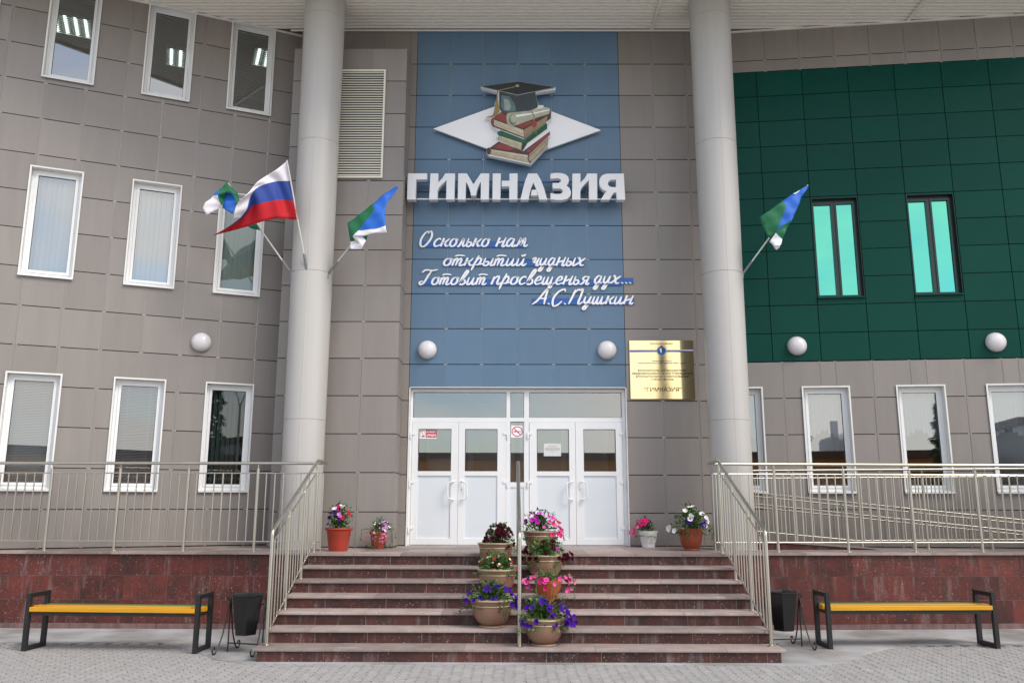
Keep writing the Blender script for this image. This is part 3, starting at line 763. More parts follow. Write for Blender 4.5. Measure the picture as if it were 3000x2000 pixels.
# ================================================================== COLUMNS
for sx, lab in ((-1, 'tall round grey metal-clad column carrying three flags, left of the doors'), (1, 'tall round grey metal-clad column carrying one flag, right of the doors')):
    o = empty('column', (3.265 * sx - 0.015, -0.88, DECK)); tag(o, lab, 'column', 'columns carrying the canopy')
    zc = [0.0, 2.951, 5.269, 7.465, 9.716, SOF + .03]
    zc = [0.0] + [z - DECK for z in zc[1:]]
    for a, b in zip(zc[:-1], zc[1:]):
        ra, rb = 0.308 + 0.0032 * a, 0.308 + 0.0032 * b
        MB().lathe([(ra - .006, a), (ra, a + .005), (rb, b - .005), (rb - .006, b)], 64).build('shaft_section', 'column_paint', o, 30, world=False)
        for q in (0.55, 2.65, 4.75):      # lap joints of the cladding sheets
            ca, cb_ = math.cos(q), math.sin(q)
            MB().add([(ca * (ra + e) - cb_ * w, cb_ * (ra + e) + ca * w, a + .006) for e, w in ((-.004, -.012), (.0025, -.004), (.0025, .004), (-.004, .012))] + [(ca * (rb + e) - cb_ * w, cb_ * (rb + e) + ca * w, b - .006) for e, w in ((-.004, -.012), (.0025, -.004), (.0025, .004), (-.004, .012))],
                     [(0, 4, 5, 1), (1, 5, 6, 2), (2, 6, 7, 3), (0, 1, 2, 3), (7, 6, 5, 4), (0, 3, 7, 4)]).build('lap_joint', 'column_paint', o, world=False)
    MB().lathe([(0.318, 0.0), (0.318, 0.012), (0.311, 0.016)], 48).build('base_ring', 'column_paint', o, 30, world=False)
    for a in zc[1:-1]:
        MB().lathe([(0.3035 + .0032 * a, a - .006), (0.3035 + .0032 * a, a + .006)], 64).build('seam', 'holder_grey', o, 30, world=False)

# ================================================================== WALL LAMPS
def wall_lamp(p, rz, lab):
    o = empty('wall_lamp', p, rz); tag(o, lab, 'wall lamp', 'round globe wall lamps')
    n = 28
    b = MB().lathe([(0.155, 0), (0.160, 0.012), (0.160, 0.030), (0.150, 0.038)], n); b.v = [(v[0], -v[2], v[1]) for v in b.v]
    b.build('base', 'lamp_base', o, 40, world=False)
    pr = [(0.154 * math.cos(t), 0.036 + 0.115 * math.sin(t)) for t in [i * math.pi / 2 / 10 for i in range(10)]] + [(0.002, 0.151)]
    d = MB().lathe(pr, n); d.v = [(v[0], -v[2], v[1]) for v in d.v]
    d.build('globe', 'globe', o, 60, world=False)
q = ML @ Vector((2.63, 0, 4.28)); wall_lamp((q.x, q.y, q.z), LT, 'round white globe lamp on the grey left wall, above the windows')
wall_lamp((-1.508, 0, 4.218), 0, 'round white globe lamp on the blue wall above the left-hand doors')
wall_lamp((1.494, 0, 4.218), 0, 'round white globe lamp on the blue wall beside the brass plaque')
for s, lab in ((0.23, 'round white globe lamp on the green wall beside the right column'), (3.36, 'round white globe lamp on the green wall at the far right')):
    q = MR @ Vector((s, -0.006, 4.29)); wall_lamp((q.x, q.y, q.z), RT, lab)

# ================================================================== SIGNS
# ---- big letters
lt = empty('letter_sign', (0, -0.3, 6.75)); tag(lt, 'large grey block letters reading ГИМНАЗИЯ on metal rails over the entrance', 'sign')
def LX(p): return (-1.877 + (p[0] + 25.8) * 0.0016106, 7.224 - (p[1] - 1117.7) * 0.0016991)
IK = [(215, 1118), (298, 1118), (298, 1215), (345, 1165), (372, 1118), (475, 1118), (472, 1395), (385, 1395), (387, 1188), (340, 1232), (308, 1268), (295, 1300), (293, 1395), (207, 1395)]
LET = [[[(-25, 1118), (180, 1118), (180, 1182), (65, 1182), (62, 1395), (-25, 1395)]],
       [IK],
       [[(510, 1118), (600, 1118), (672, 1232), (748, 1118), (837, 1118), (835, 1395), (750, 1395), (750, 1205), (722, 1255), (705, 1310), (700, 1352), (648, 1352), (640, 1310), (622, 1255), (592, 1205), (590, 1395), (508, 1395)]],
       [[(875, 1118), (960, 1118), (957, 1395), (873, 1395)], [(1052, 1118), (1138, 1118), (1135, 1395), (1050, 1395), (1050, 1256), (970, 1256), (970, 1195), (1052, 1195)]],
       [[(1250, 1118), (1345, 1118), (1385, 1190), (1418, 1275), (1450, 1395), (1367, 1395), (1352, 1335), (1330, 1270), (1305, 1213), (1280, 1270), (1266, 1330), (1252, 1395), (1168, 1395), (1195, 1280), (1222, 1185)], [(1290, 1290), (1336, 1290), (1351, 1350), (1275, 1350)]],
       [[(1487, 1120), (1530, 1113), (1590, 1112), (1640, 1124), (1672, 1150), (1682, 1185), (1675, 1220), (1652, 1245), (1685, 1270), (1702, 1312), (1694, 1355), (1660, 1386), (1610, 1398), (1550, 1398), (1485, 1390), (1485, 1325), (1540, 1336), (1590, 1333), (1615, 1316), (1612, 1292), (1588, 1276), (1508, 1276), (1508, 1218), (1572, 1218), (1597, 1202), (1597, 1182), (1572, 1168), (1485, 1174)]],
       [[(x + 1505, y) for x, y in IK]],
       [[(2080, 1120), (2262, 1118), (2270, 1395), (2182, 1395), (2180, 1318), (2150, 1322), (2130, 1350), (2105, 1395), (2015, 1395), (2050, 1335), (2078, 1305), (2035, 1288), (2008, 1255), (2000, 1215), (2008, 1170), (2035, 1135)]]]
HOLE_YA = [(2179, 1184), (2130, 1184), (2100, 1197), (2090, 1222), (2100, 1248), (2130, 1262), (2179, 1262)]
for k, polys in enumerate(LET):
    mb = MB()
    for pi, poly in enumerate(polys):
        pz = [LX(p) for p in poly]
        if k == 7:      # the last letter has a counter: close the outline round it
            h = [LX(p) for p in HOLE_YA]; i0 = 1
            pz = pz[:2] + [h[0]] + h[1:] + [h[0]] + pz[1:]
            pz = [LX(p) for p in poly[:2]] + [h[0]] + h[1:] + [(h[0][0] + .0004, h[0][1] - .0004), (LX(poly[1])[0] + .0004, LX(poly[1])[1] - .0004)] + [LX(p) for p in poly[2:]]
        mb.prism(pz, -0.31 + 0.001 * pi, -0.19)
    mb.build('letter', 'letter_grey', lt)
for z in (7.115, 6.80): MB().box(-1.86, 1.80, -0.186, -0.156, z, z + .022).build('rail', 'sign_blue' if z > 7 else 'alu', lt)
for x in (-1.5, -.75, 0, .75, 1.5):
    for z in (7.118, 6.803): MB().box(x - .012, x + .012, -0.155, -0.006, z, z + .016).build('bracket', 'alu', lt)
# ---- emblem
em = empty('emblem_sign', (0, -0.12, 8.1)); tag(em, 'emblem of a graduation cap on stacked books over a white rhombus', 'sign')
MB().prism([(-1.478, 8.138), (-0.01, 8.712), (1.455, 8.113), (-0.01, 7.560)], -0.105, -0.06).build('rhombus', 'sign_white', em)
def EX(p): return (-1.8646 + 0.001642 * p[0], 9.2347 - 0.001763 * p[1])
outl = [(1131, 144), (1540, 211), (1538, 236), (1327, 270), (1340, 350), (1358, 402), (1412, 403), (1404, 420), (1478, 436), (1497, 470), (1490, 545), (1447, 590), (1450, 650), (1483, 672), (1480, 720), (1454, 762), (1457, 832), (1400, 885), (1270, 1026), (1100, 990), (830, 934), (803, 895), (815, 850), (935, 775), (908, 715), (945, 676), (868, 630), (842, 590), (846, 546), (792, 537), (794, 524), (868, 512), (886, 445), (892, 372), (912, 345), (914, 262), (741, 216), (742, 204)]
MB().prism([EX(p) for p in outl], -0.215, -0.112).build('cutout_board', 'letter_grey', em)
for k, c in dict(e_black=(0.018, 0.020, 0.021), e_teal=(0.035, 0.050, 0.052), e_sheen=(0.10, 0.17, 0.17), e_gold=(0.30, 0.20, 0.05), e_red=(0.26, 0.040, 0.022), e_brown=(0.085, 0.022, 0.014), e_cream=(0.52, 0.47, 0.33), e_tan=(0.30, 0.22, 0.12), e_green=(0.010, 0.105, 0.035), e_dgreen=(0.006, 0.035, 0.016), e_scroll=(0.40, 0.42, 0.31), e_scrolld=(0.17, 0.18, 0.12), e_grey=(0.30, 0.36, 0.34)).items():
    mat(k, c, 0.35, noise=0.22, nscale=9)
lay = [0]
def print_(poly, m):
    lay[0] += 1; y = -0.2155 - 0.0006 * lay[0]
    MB().prism([EX(p) for p in poly], y, y + 0.0005).build('printed_patch', m, em)
def ell(cx, cy, rx, ry, n=16): return [(cx + rx * math.cos(2 * math.pi * i / n), cy + ry * math.sin(2 * math.pi * i / n)) for i in range(n)]
print_([(830, 862), (935, 785), (1192, 888), (1475, 680), (1475, 716), (1250, 932), (845, 868)], 'e_brown')
print_([(960, 800), (1110, 858), (1050, 880), (870, 850)], 'e_red')
print_([(1330, 800), (1460, 700), (1465, 716), (1260, 905), (1220, 890)], 'e_red')
print_([(850, 872), (1245, 937), (1262, 1015), (835, 925)], 'e_cream')
for t in (0.35, 0.62, 0.8): print_([(852, 872 + 52 * t), (1250, 937 + 76 * t), (1250, 941 + 76 * t), (852, 876 + 52 * t)], 'e_tan')
print_([(1250, 937), (1462, 735), (1452, 828), (1272, 1015)], 'e_tan')
for t in (0.3, 0.6): print_([(1255, 940 + 75 * t), (1458, 738 + 88 * t), (1458, 744 + 88 * t), (1258, 947 + 75 * t)], 'e_cream')
print_([(1243, 935), (1258, 930), (1250, 965), (1276, 1014), (1264, 1018), (1240, 970)], 'e_brown')
print_(ell(831, 888, 24, 36), 'e_brown')
print_([(915, 692), (955, 672), (1200, 765), (1435, 590), (1448, 610), (1446, 655), (1225, 815), (1185, 885), (925, 770), (935, 730)], 'e_green')
print_([(1185, 800), (1210, 790), (1232, 815), (1190, 882), (1172, 872)], 'e_dgreen')
print_([(940, 728), (1180, 806), (1170, 876), (930, 772)], 'e_cream')
for t in (0.4, 0.7): print_([(940, 728 + 44 * t), (1176, 806 + 68 * t), (1176, 811 + 68 * t), (940, 733 + 44 * t)], 'e_tan')
print_([(1225, 775), (1440, 612), (1444, 628), (1232, 792)], 'e_dgreen')
print_([(852, 560), (958, 480), (1110, 490), (1478, 440), (1490, 470), (1485, 545), (1440, 580), (1205, 755), (870, 630), (850, 592)], 'e_brown')
print_([(880, 545), (962, 488), (1120, 560), (1320, 580), (1190, 650)], 'e_red')
print_([(885, 560), (1195, 668), (1205, 745), (885, 620), (878, 590)], 'e_cream')
print_([(900, 607), (1200, 712), (1200, 716), (900, 612)], 'e_tan')
print_([(1200, 668), (1450, 520), (1444, 575), (1212, 748)], 'e_tan')
print_(ell(868, 578, 18, 36), 'e_red')
print_([(938, 258), (1130, 296), (1322, 266), (1338, 350), (1352, 405), (1340, 432), (1250, 468), (1100, 488), (965, 478), (942, 440)], 'e_teal')
print_([(960, 300), (1050, 315), (1105, 390), (1120, 470), (1060, 478), (985, 470), (960, 430)], 'e_sheen')
print_([(990, 340), (1040, 350), (1065, 420), (1040, 462), (995, 455)], 'e_grey')
print_([(750, 208), (1131, 151), (1531, 215), (1130, 296)], 'e_black')
print_([(1130, 296), (1531, 215), (1533, 222), (1130, 303), (752, 214), (750, 208)], 'e_grey')
print_([(1112, 204), (1108, 214), (935, 252), (922, 246)], 'e_gold')
print_(ell(1131, 199, 20, 14), 'e_grey')
print_([(914, 250), (926, 250), (924, 350), (914, 350)], 'e_tan')
print_(ell(912, 366, 16, 18), 'e_gold')
print_([(898, 380), (926, 380), (942, 430), (938, 480), (905, 520), (850, 536), (796, 534), (870, 515), (890, 450)], 'e_gold')
print_([(1020, 500), (1045, 488), (1260, 468), (1440, 430), (1470, 436), (1482, 460), (1468, 500), (1300, 555), (1120, 620), (1060, 634), (1022, 598), (1014, 545)], 'e_scroll')
print_([(1060, 520), (1300, 490), (1470, 452), (1470, 462), (1300, 502), (1100, 540)], 'sign_white')
print_(ell(1085, 560, 42, 60), 'e_scrolld'); print_(ell(1092, 552, 34, 46), 'e_scroll')
print_([(1270, 470), (1282, 468), (1318, 520), (1312, 575), (1300, 575), (1302, 522)], 'e_tan')
print_(ell(1310, 608, 27, 38), 'e_red')
print_([(1296, 640), (1306, 642), (1300, 695), (1288, 690)], 'e_gold'); print_([(1314, 640), (1322, 640), (1336, 715), (1326, 722)], 'e_gold')
# ---- handwritten quotation
qs = empty('quotation_sign', (0, -0.05, 5.5)); tag(qs, 'white handwritten verse lettering on blue strips fixed to the blue wall', 'sign')
def QX(x, y): return (-1.678 + (x - 160) * 0.001725, 6.014 - (y - 240) * 0.001785)
for (x0, x1, y0, y1) in ((195, 1225, 188, 245), (430, 1790, 374, 432), (190, 2150, 562, 620), (2150, 2272, 548, 604), (1280, 2275, 747, 808)):
    a, b = QX(x0, y1), QX(x1, y0)
    MB().box(a[0], b[0], -0.022, -0.006, a[1], b[1]).build('backing_strip', 'sign_blue', qs)
soft = [[(.15, 1), (.08, .25), (.25, .0), (.5, .15), (.5, .45), (.3, .55), (.12, .4)]]
ii = [[(.12, .95), (.05, .2), (.2, .02), (.45, .3), (.6, .95)], [(.6, .95), (.55, .2), (.7, .02), (.95, .3)]]
sh = [[(.12, .95), (.05, .2), (.2, .02), (.4, .3), (.5, .95)], [(.5, .95), (.45, .2), (.6, .02), (.8, .3), (.9, .95)], [(.9, .95), (.85, .2), (1.0, .02), (1.25, .25)]]
GL = {'о': (.85, [[(.55, .95), (.2, .85), (.05, .4), (.2, .05), (.5, .1), (.65, .5), (.55, .95), (.78, .8)]]),
 'с': (.72, [[(.62, .8), (.45, .98), (.15, .75), (.05, .35), (.25, .02), (.68, .22)]]),
 'к': (.85, [[(.18, 1.02), (.03, 0)], [(.72, .98), (.45, .6), (.14, .45), (.4, .4), (.55, .05), (.82, .14)]]),
 'л': (.8, [[(-.03, .08), (.15, .05), (.45, .98), (.5, .3), (.6, .02), (.8, .2)]]),
 'ь': (.7, soft), 'ы': (1.05, soft + [[(.85, 1), (.75, .15), (.88, .02), (1.05, .2)]]),
 'н': (.95, [[(.18, 1.08), (.03, 0)], [(.08, .4), (.4, .55), (.75, .7)], [(.78, 1.08), (.62, .15), (.75, .0), (.95, .2)]]),
 'а': (.95, [[(.6, .9), (.3, .95), (.05, .45), (.2, .03), (.45, .2), (.68, .95)], [(.68, .95), (.6, .15), (.75, .02), (.95, .25)]]),
 'м': (1.15, [[(-.02, .1), (.12, .1), (.35, 1), (.42, .3), (.48, .3), (.75, 1), (.8, .2), (.95, .02), (1.15, .25)]]),
 'т': (1.1, [[(.1, .9), (.02, 0)], [(.08, .6), (.3, .95), (.4, .7), (.33, 0)], [(.4, .6), (.65, .95), (.75, .7), (.68, .1), (.85, .02), (1.08, .2)], [(.05, 1.22), (.4, 1.36), (.98, 1.28)]]),
 'р': (.85, [[(.32, 1.35), (.1, .3), (-.05, -.62)], [(.14, .5), (.4, 1.0), (.62, .75), (.5, .2), (.2, .1)], [(.5, .2), (.85, .25)]]),
 'и': (.95, ii), 'й': (.95, ii + [[(.3, 1.42), (.45, 1.26), (.68, 1.5)]]),
 'ч': (.85, [[(.0, .75), (.15, .95), (.35, .95), (.3, .7), (.2, .45), (.45, .45), (.68, .9)], [(.7, .98), (.55, .15), (.66, .02), (.85, .2)]]),
 'у': (.85, [[(.1, .95), (.05, .4), (.2, .1), (.45, .3), (.6, .95)], [(.64, .95), (.5, .1), (.3, -.62), (.08, -.58), (.25, -.2), (.8, .2)]]),
 'д': (.9, [[(.6, .9), (.3, .95), (.05, .45), (.2, .05), (.45, .2), (.65, .95)], [(.65, .95), (.52, .1), (.35, -.62), (.12, -.58), (.3, -.2), (.85, .2)]]),
 'х': (.9, [[(.08, .88), (.25, .95), (.5, .1), (.85, .12)], [(.85, .95), (.4, .5), (-.05, .05)]]),
 'в': (.8, [[(.02, .1), (.4, .9), (.66, 1.65), (.48, 1.78), (.2, .9), (.1, .2), (.3, 0), (.58, .2), (.52, .6), (.3, .65)]]),
 'п': (.95, [[(.15, .95), (.02, 0)], [(.08, .55), (.4, .98), (.6, .9), (.55, .2), (.7, .02), (.95, .25)]]),
 'е': (.75, [[(.1, .4), (.5, .6), (.5, .95), (.25, .9), (.05, .4), (.25, .02), (.75, .25)]]),
 'ш': (1.3, sh), 'щ': (1.3, sh[:2] + [[(.9, .95), (.85, .2), (1.0, .0), (.9, -.4), (.72, -.3), (1.25, .25)]]),
 'я': (.85, [[(.72, .95), (.35, .95), (.2, .7), (.4, .5), (.65, .55)], [(.76, 1.0), (.6, .15), (.75, .02), (.9, .2)], [(.45, .5), (.2, .1), (-.05, .05)]]),
 'О': (1.3, [[(.8, 1.95), (.35, 1.75), (.05, .9), (.2, .1), (.6, .05), (1.0, .8), (1.05, 1.5), (.8, 1.95), (.6, 1.6)]]),
 'Г': (1.25, [[(.0, 1.55), (.35, 1.9), (1.0, 1.82), (1.55, 1.95)], [(.95, 1.8), (.75, 1.2), (.5, .3), (.2, .0), (.05, .3), (.35, .5)]]),
 'А': (1.4, [[(-.15, .0), (.3, .5), (1.0, 1.85), (1.02, .8), (1.05, .0)], [(.3, .72), (1.2, .72)]]),
 'С': (1.25, [[(1.1, 1.55), (.95, 1.85), (.4, 1.5), (.05, .7), (.2, -.15), (.6, -.1), (1.0, .4)]]),
 'П': (1.4, [[(.35, 1.8), (.2, .9), (.0, .0)], [(.22, 1.2), (.6, 1.8), (.8, 1.72), (1.05, 1.85), (1.0, 1), (.9, .15), (1.05, 0), (1.35, .3)]]),
 '.': (.4, [[(.1, .02), (.14, .12)]])}
def ribbon(pts, wd):
    P = catmull([Vector((p[0], p[1])) for p in pts], 5)
    Lf, Rt = [], []
    n = len(P)
    for i in range(n):
        d = (P[min(i + 1, n - 1)] - P[max(i - 1, 0)]); d = d.normalized() if d.length > 1e-6 else Vector((0, 1))
        q = Vector((-d.y, d.x)); taper = min(1, 0.55 + 2.2 * min(i, n - 1 - i) / max(1, n - 1)) if n > 3 else 1
        w = wd * (0.75 + 0.45 * abs(d.y)) * taper
        Lf.append(P[i] + q * w); Rt.append(P[i] - q * w)
    return Lf, Rt
def word(txt, x0, x1, base, xh):
    tot = sum(GL[c][0] for c in txt); k = (x1 - x0) / tot; x = x0; lyr = 0
    for c in txt:
        adv, strokes = GL[c]; mb = MB()
        for st in strokes:
            lyr += 1
            pts = [(x + px * k + 0.26 * (py - 0.5) * xh, base - py * xh) for px, py in st]
            W = [QX(*p) for p in pts]
            Lf, Rt = ribbon(W, 0.0150 if c != '.' else 0.019)
            y0 = -0.029 - 0.0004 * (lyr % 5); n = len(Lf)
            vs = [(p.x, y0, p.y) for p in Lf] + [(p.x, y0, p.y) for p in Rt] + [(p.x, -0.0225, p.y) for p in Lf] + [(p.x, -0.0225, p.y) for p in Rt]
            fs = []
            for i in range(n - 1):
                fs += [(i, i + 1, n + i + 1, n + i), (i, 2 * n + i, 2 * n + i + 1, i + 1), (n + i, n + i + 1, 3 * n + i + 1, 3 * n + i)]
            fs += [(0, n, 3 * n, 2 * n), (n - 1, 3 * n - 1, 4 * n - 1, 2 * n - 1)]
            mb.add(vs, fs)
        x += adv * k
        mb.build('letter', 'sign_white', qs)
for wd in (('О', 160, 285, 240, 80), ('сколько', 303, 862, 240, 82), ('нам', 925, 1240, 240, 84), ('открытий', 402, 1225, 430, 76), ('чудных', 1272, 1800, 430, 80),
           ('Готовит', 168, 835, 617, 76), ('просвещенья', 882, 1838, 614, 80), ('дух', 1890, 2145, 606, 80), ('...', 2160, 2275, 604, 80), ('А.С.', 1300, 1632, 808, 80), ('Пушкин', 1642, 2272, 804, 78)):
    word(*wd)

# ---- text helper: default font, turned into mesh
def text_mesh(txt, size, bold=0.0):
    c = bpy.data.curves.new('text', 'FONT'); c.body = txt; c.size = size; c.align_x = 'CENTER'; c.align_y = 'CENTER'; c.offset = bold; c.resolution_u = 3
    o = bpy.data.objects.new('text', c); col.objects.link(o)
    dg = bpy.context.evaluated_depsgraph_get(); me = bpy.data.meshes.new_from_object(o.evaluated_get(dg))
    bpy.data.objects.remove(o); bpy.data.curves.remove(c); return me
def text(parent, name, txt, width, x, y, z, m, size=None, bold=0.0):
    me = text_mesh(txt, 0.1, bold); xsn = [v.co.x for v in me.vertices]
    if not xsn: return
    k = width / (max(xsn) - min(xsn)); ky = (size / 0.1) if size else k
    cx = (max(xsn) + min(xsn)) / 2
    for v in me.vertices: v.co = ((v.co.x - cx) * k, 0, v.co.y * ky)
    me.materials.clear(); me.materials.append(MATS[m])
    o = put(name, me, parent, (x, y, z)); return o
# ---- brass plaque
pl = empty('brass_plaque', (2.40, -0.012, 3.40)); tag(pl, 'polished brass plaque with engraved text beside the entrance doors', 'plaque')
mb = MB(); W2, H2 = 0.532, 0.98
nx, nz_ = 14, 12; vs = []; fs = []
for j in range(nz_ + 1):
    for i in range(nx + 1):
        u, v = i / nx * 2 - 1, j / nz_ * 2 - 1
        vs.append((u * W2, -0.018 - 0.010 * (1 - u * u) + 0.002 * math.sin(v * 2), (v + 1) / 2 * H2))
for j in range(nz_):
    for i in range(nx): a = j * (nx + 1) + i; fs.append((a, a + 1, a + nx + 2, a + nx + 1))
mb.add(vs, fs); mb.build('plate', 'brass', pl, 60, world=False)
eb = MB(); eb.box(-W2, W2, -.0175, 0.0, 0, H2); eb.build('plate_edge', 'brass', pl, world=False)
def py(x): u = x / W2; return -0.018 - 0.010 * (1 - u * u) - 0.0035
for txt, w, z, s in (('РОССИЙСКАЯ ФЕДЕРАЦИЯ', .38, .925, .026), ('ТЮМЕНСКАЯ ОБЛАСТЬ', .33, .63, .024), ('ХАНТЫ-МАНСИЙСКИЙ АВТОНОМНЫЙ ОКРУГ - ЮГРА', .80, .595, .026),
                     ('МУНИЦИПАЛЬНОЕ БЮДЖЕТНОЕ', .80, .47, .045), ('ОБЩЕОБРАЗОВАТЕЛЬНОЕ УЧРЕЖДЕНИЕ', 1.0, .42, .045), ('МУНИЦИПАЛЬНОГО ОБРАЗОВАНИЯ', .87, .37, .045), ('ГОРОД НЯГАНЬ', .37, .32, .045), ('“ГИМНАЗИЯ”', .62, .15, .095)):
    text(pl, 'engraved_line', txt, w, 0.0, -0.0325, z, 'engraving', s, 0.0007)
for k, (m, z) in enumerate((('flag_white', .815), ('flag_azure', .800), ('flag_red', .790))): MB().box(-W2 + .005, W2 - .005, -0.0305, -0.030, z - (.008 if k == 0 else .004), z + (.008 if k == 0 else .004)).build('ribbon', m, pl, world=False)
def disc(cx, cz, r, y, n=24, a0=0, a1=2 * math.pi): return MB().prism([(cx + r * math.cos(a0 + (a1 - a0) * i / n), cz + r * math.sin(a0 + (a1 - a0) * i / n)) for i in range(n)], y, y + .0008)
disc(0, .805, .078, -0.0325).build('crest', 'e_grey', pl, world=False); disc(0, .805, .066, -0.0335).build('crest', 'flag_azure', pl, world=False)
MB().prism([(-.035, .845), (.0, .845), (.0, .765), (-.025, .78)], -.0345, -.0338).build('crest', 'sign_white', pl, world=False)
MB().prism([(.0, .845), (.035, .845), (.025, .78), (.0, .765)], -.0345, -.0338).build('crest', 'flag_green', pl, world=False)
disc(0, .878, .018, -0.0345, 12).build('crest', 'flag_red', pl, world=False)
# ---- notices on the doors
def notice(name, x, z, w, h, lab, cat):
    o = empty(name, (x, FY - 0.012, z)); tag(o, lab, cat)
    return o
st = notice('no_smoking_sticker', -1.623, 2.755, .29, .14, 'red and white no-smoking sticker in the corner of the leftmost door pane', 'sticker')
MB().box(0, .29, 0.008, .0095, 0, .140).build('sheet', 'sign_white', st, world=False)
MB().box(.108, .288, .0062, .0075, .018, .138).build('red_field', 'red_print', st, world=False)
text(st, 'print', 'КУРИТЬ', .155, .198, .0055, .105, 'sign_white', .040, .004); text(st, 'print', 'ЗАПРЕЩЕНО', .16, .198, .0055, .052, 'sign_white', .045, .004)
MB().prism([(.012, .13), (.022, .13), (.100, .018), (.090, .018)], .0062, .0075).build('print', 'pink_print', st, world=False)
MB().prism([(.045, .03), (.066, .022), (.07, .045), (.052, .05)], .0062, .0075).build('print', 'gasket', st, world=False)
rg = MB()
for i in range(24):
    a, b = 2 * math.pi * i / 24, 2 * math.pi * (i + 1) / 24
    rg.prism([(.055 + .045 * math.cos(a), .075 + .055 * math.sin(a)), (.055 + .045 * math.cos(b), .075 + .055 * math.sin(b)), (.055 + .040 * math.cos(b), .075 + .050 * math.sin(b)), (.055 + .040 * math.cos(a), .075 + .050 * math.sin(a))], .0064, .0076)
rg.build('print', 'pink_print', st, world=False)
st = notice('no_smoking_sign', -0.105, 2.775, .2, .2, 'square no-smoking sign in the narrow pane between the double doors', 'sign')
MB().box(0, .20, 0.028, .0300, 0, .20).build('sheet', 'sign_white', st, world=False)
rg = MB()
for i in range(32):
    a, b = 2 * math.pi * i / 32, 2 * math.pi * (i + 1) / 32
    rg.prism([(.1 + .092 * math.cos(a), .1 + .086 * math.sin(a)), (.1 + .092 * math.cos(b), .1 + .086 * math.sin(b)), (.1 + .076 * math.cos(b), .1 + .070 * math.sin(b)), (.1 + .076 * math.cos(a), .1 + .070 * math.sin(a))], .0262, .0275)
rg.prism([(.036, .152), (.048, .163), (.164, .048), (.152, .037)], .0258, .0272); rg.build('print', 'pink_print', st, world=False)
MB().prism([(.04, .09), (.128, .09), (.128, .106), (.04, .106)], .0266, .0278).build('print', 'gasket', st, world=False)
MB().prism([(.134, .09), (.160, .09), (.160, .106), (.134, .106)], .0266, .0278).build('print', 'print_grey', st, world=False)
st = notice('paper_notice', 0.433, 2.470, .28, .2, 'white printed paper notice taped inside the right-hand door pane', 'notice')
MB().box(0, .285, 0.004, .0050, 0, .205).build('sheet', 'paper', st, world=False)
for k, (w, z) in enumerate(((.14, .165), (.24, .135), (.26, .115), (.24, .095), (.05, .07))):
    MB().box(.142 - w / 2, .142 + w / 2, .0032, .0038, z - .003, z + .003).build('print', 'print_grey', st, world=False)

# ================================================================== FLAGS
def holder_pole(o, base, tip, frac):
    b, t = Vector(base), Vector(tip); d = (t - b)
    MB().tube([b, b + d * frac], 0.019, 10).build('holder', 'holder_grey', o)
    MB().tube([b + d * (frac - 0.02), t], 0.0125, 10).build('pole', 'pole_white', o)
def patch_flag(o, patches, fx):
    """cloth of folded fields: each field a polygon (x, y, depth) of its own colour"""
    mb = MB(); names = []
    for m, pts in patches:
        if m not in names: names.append(m)
        P = [Vector((*fx(x, y, d), 0)) for x, y, d in pts]
        vs = [(p.x, d, p.y) for p, (x, y, d) in zip(P, pts)]
        mb.add(vs, [tuple(range(len(vs)))], names.index(m))
    me = mb.mesh('cloth', names, None, worldloc(o))
    bm = bmesh.new(); bm.from_mesh(me)
    bmesh.ops.remove_doubles(bm, verts=bm.verts, dist=0.002)
    bmesh.ops.triangulate(bm, faces=bm.faces)
    for k in range(2): bmesh.ops.subdivide_edges(bm, edges=bm.edges, cuts=1, use_grid_fill=True)
    for v in bm.verts:
        v.co.y += 0.012 * math.sin(v.co.x * 22 + v.co.z * 15) + 0.006 * math.sin(v.co.z * 43 - v.co.x * 9)
    bm.to_mesh(me); bm.free()
    me.polygons.foreach_set('use_smooth', [True] * len(me.polygons))
    cl = put('cloth', me, o)
    md = cl.modifiers.new('thickness', 'SOLIDIFY'); md.thickness = 0.002
    return cl
def FXA(x, y, Y=-1.45):      # outline coordinates of the left flags laid out at depth Y
    k = (13.6 + Y) / 12.4; return (-0.053 + (-5.0451 + 0.00142 * x + 0.000070 * y) * k, 1.724 + (5.4729 - 0.001484 * y) * k)
def FXB(x, y, Y=-1.45):
    k = (13.6 + Y) / 12.4; return (-0.053 + (3.5071 + 0.001194 * x - 0.000078 * y) * k, 1.724 + (5.1589 - 0.001251 * y) * k)
# tricolour flag
o = empty('flag', (-3.24, -1.19, 5.14)); tag(o, 'white, blue and red tricolour flag flying from the front of the left column', 'flag', 'flags on the columns')
b = FXA(1212, 1325, -1.19); t = FXA(985, 88, -1.72)
holder_pole(o, (b[0], -1.18, b[1] + .02), (t[0], -1.72, t[1] + .01), 0.155)
MB().box(b[0] - .03, b[0] + .03, -1.195, -1.16, b[1] - .03, b[1] + .07).build('bracket', 'holder_grey', o)
rowsF = [[(985, 90), (880, 178), (770, 250), (650, 335), (560, 450), (455, 545), (412, 640), (398, 750)],
         [(1035, 318), (930, 318), (840, 328), (720, 362), (625, 420), (575, 510), (540, 640), (470, 735)],
         [(1080, 545), (970, 530), (880, 532), (770, 552), (660, 580), (590, 612), (500, 735), (330, 838)],
         [(1116, 756), (1000, 745), (880, 740), (760, 762), (620, 805), (480, 850), (330, 888), (172, 928)]]
cur = [catmull([Vector((*p, 0)) for p in r], 5) for r in rowsF]
nC = len(cur[0]); vs = []; fs = []; ms = []; K = 6
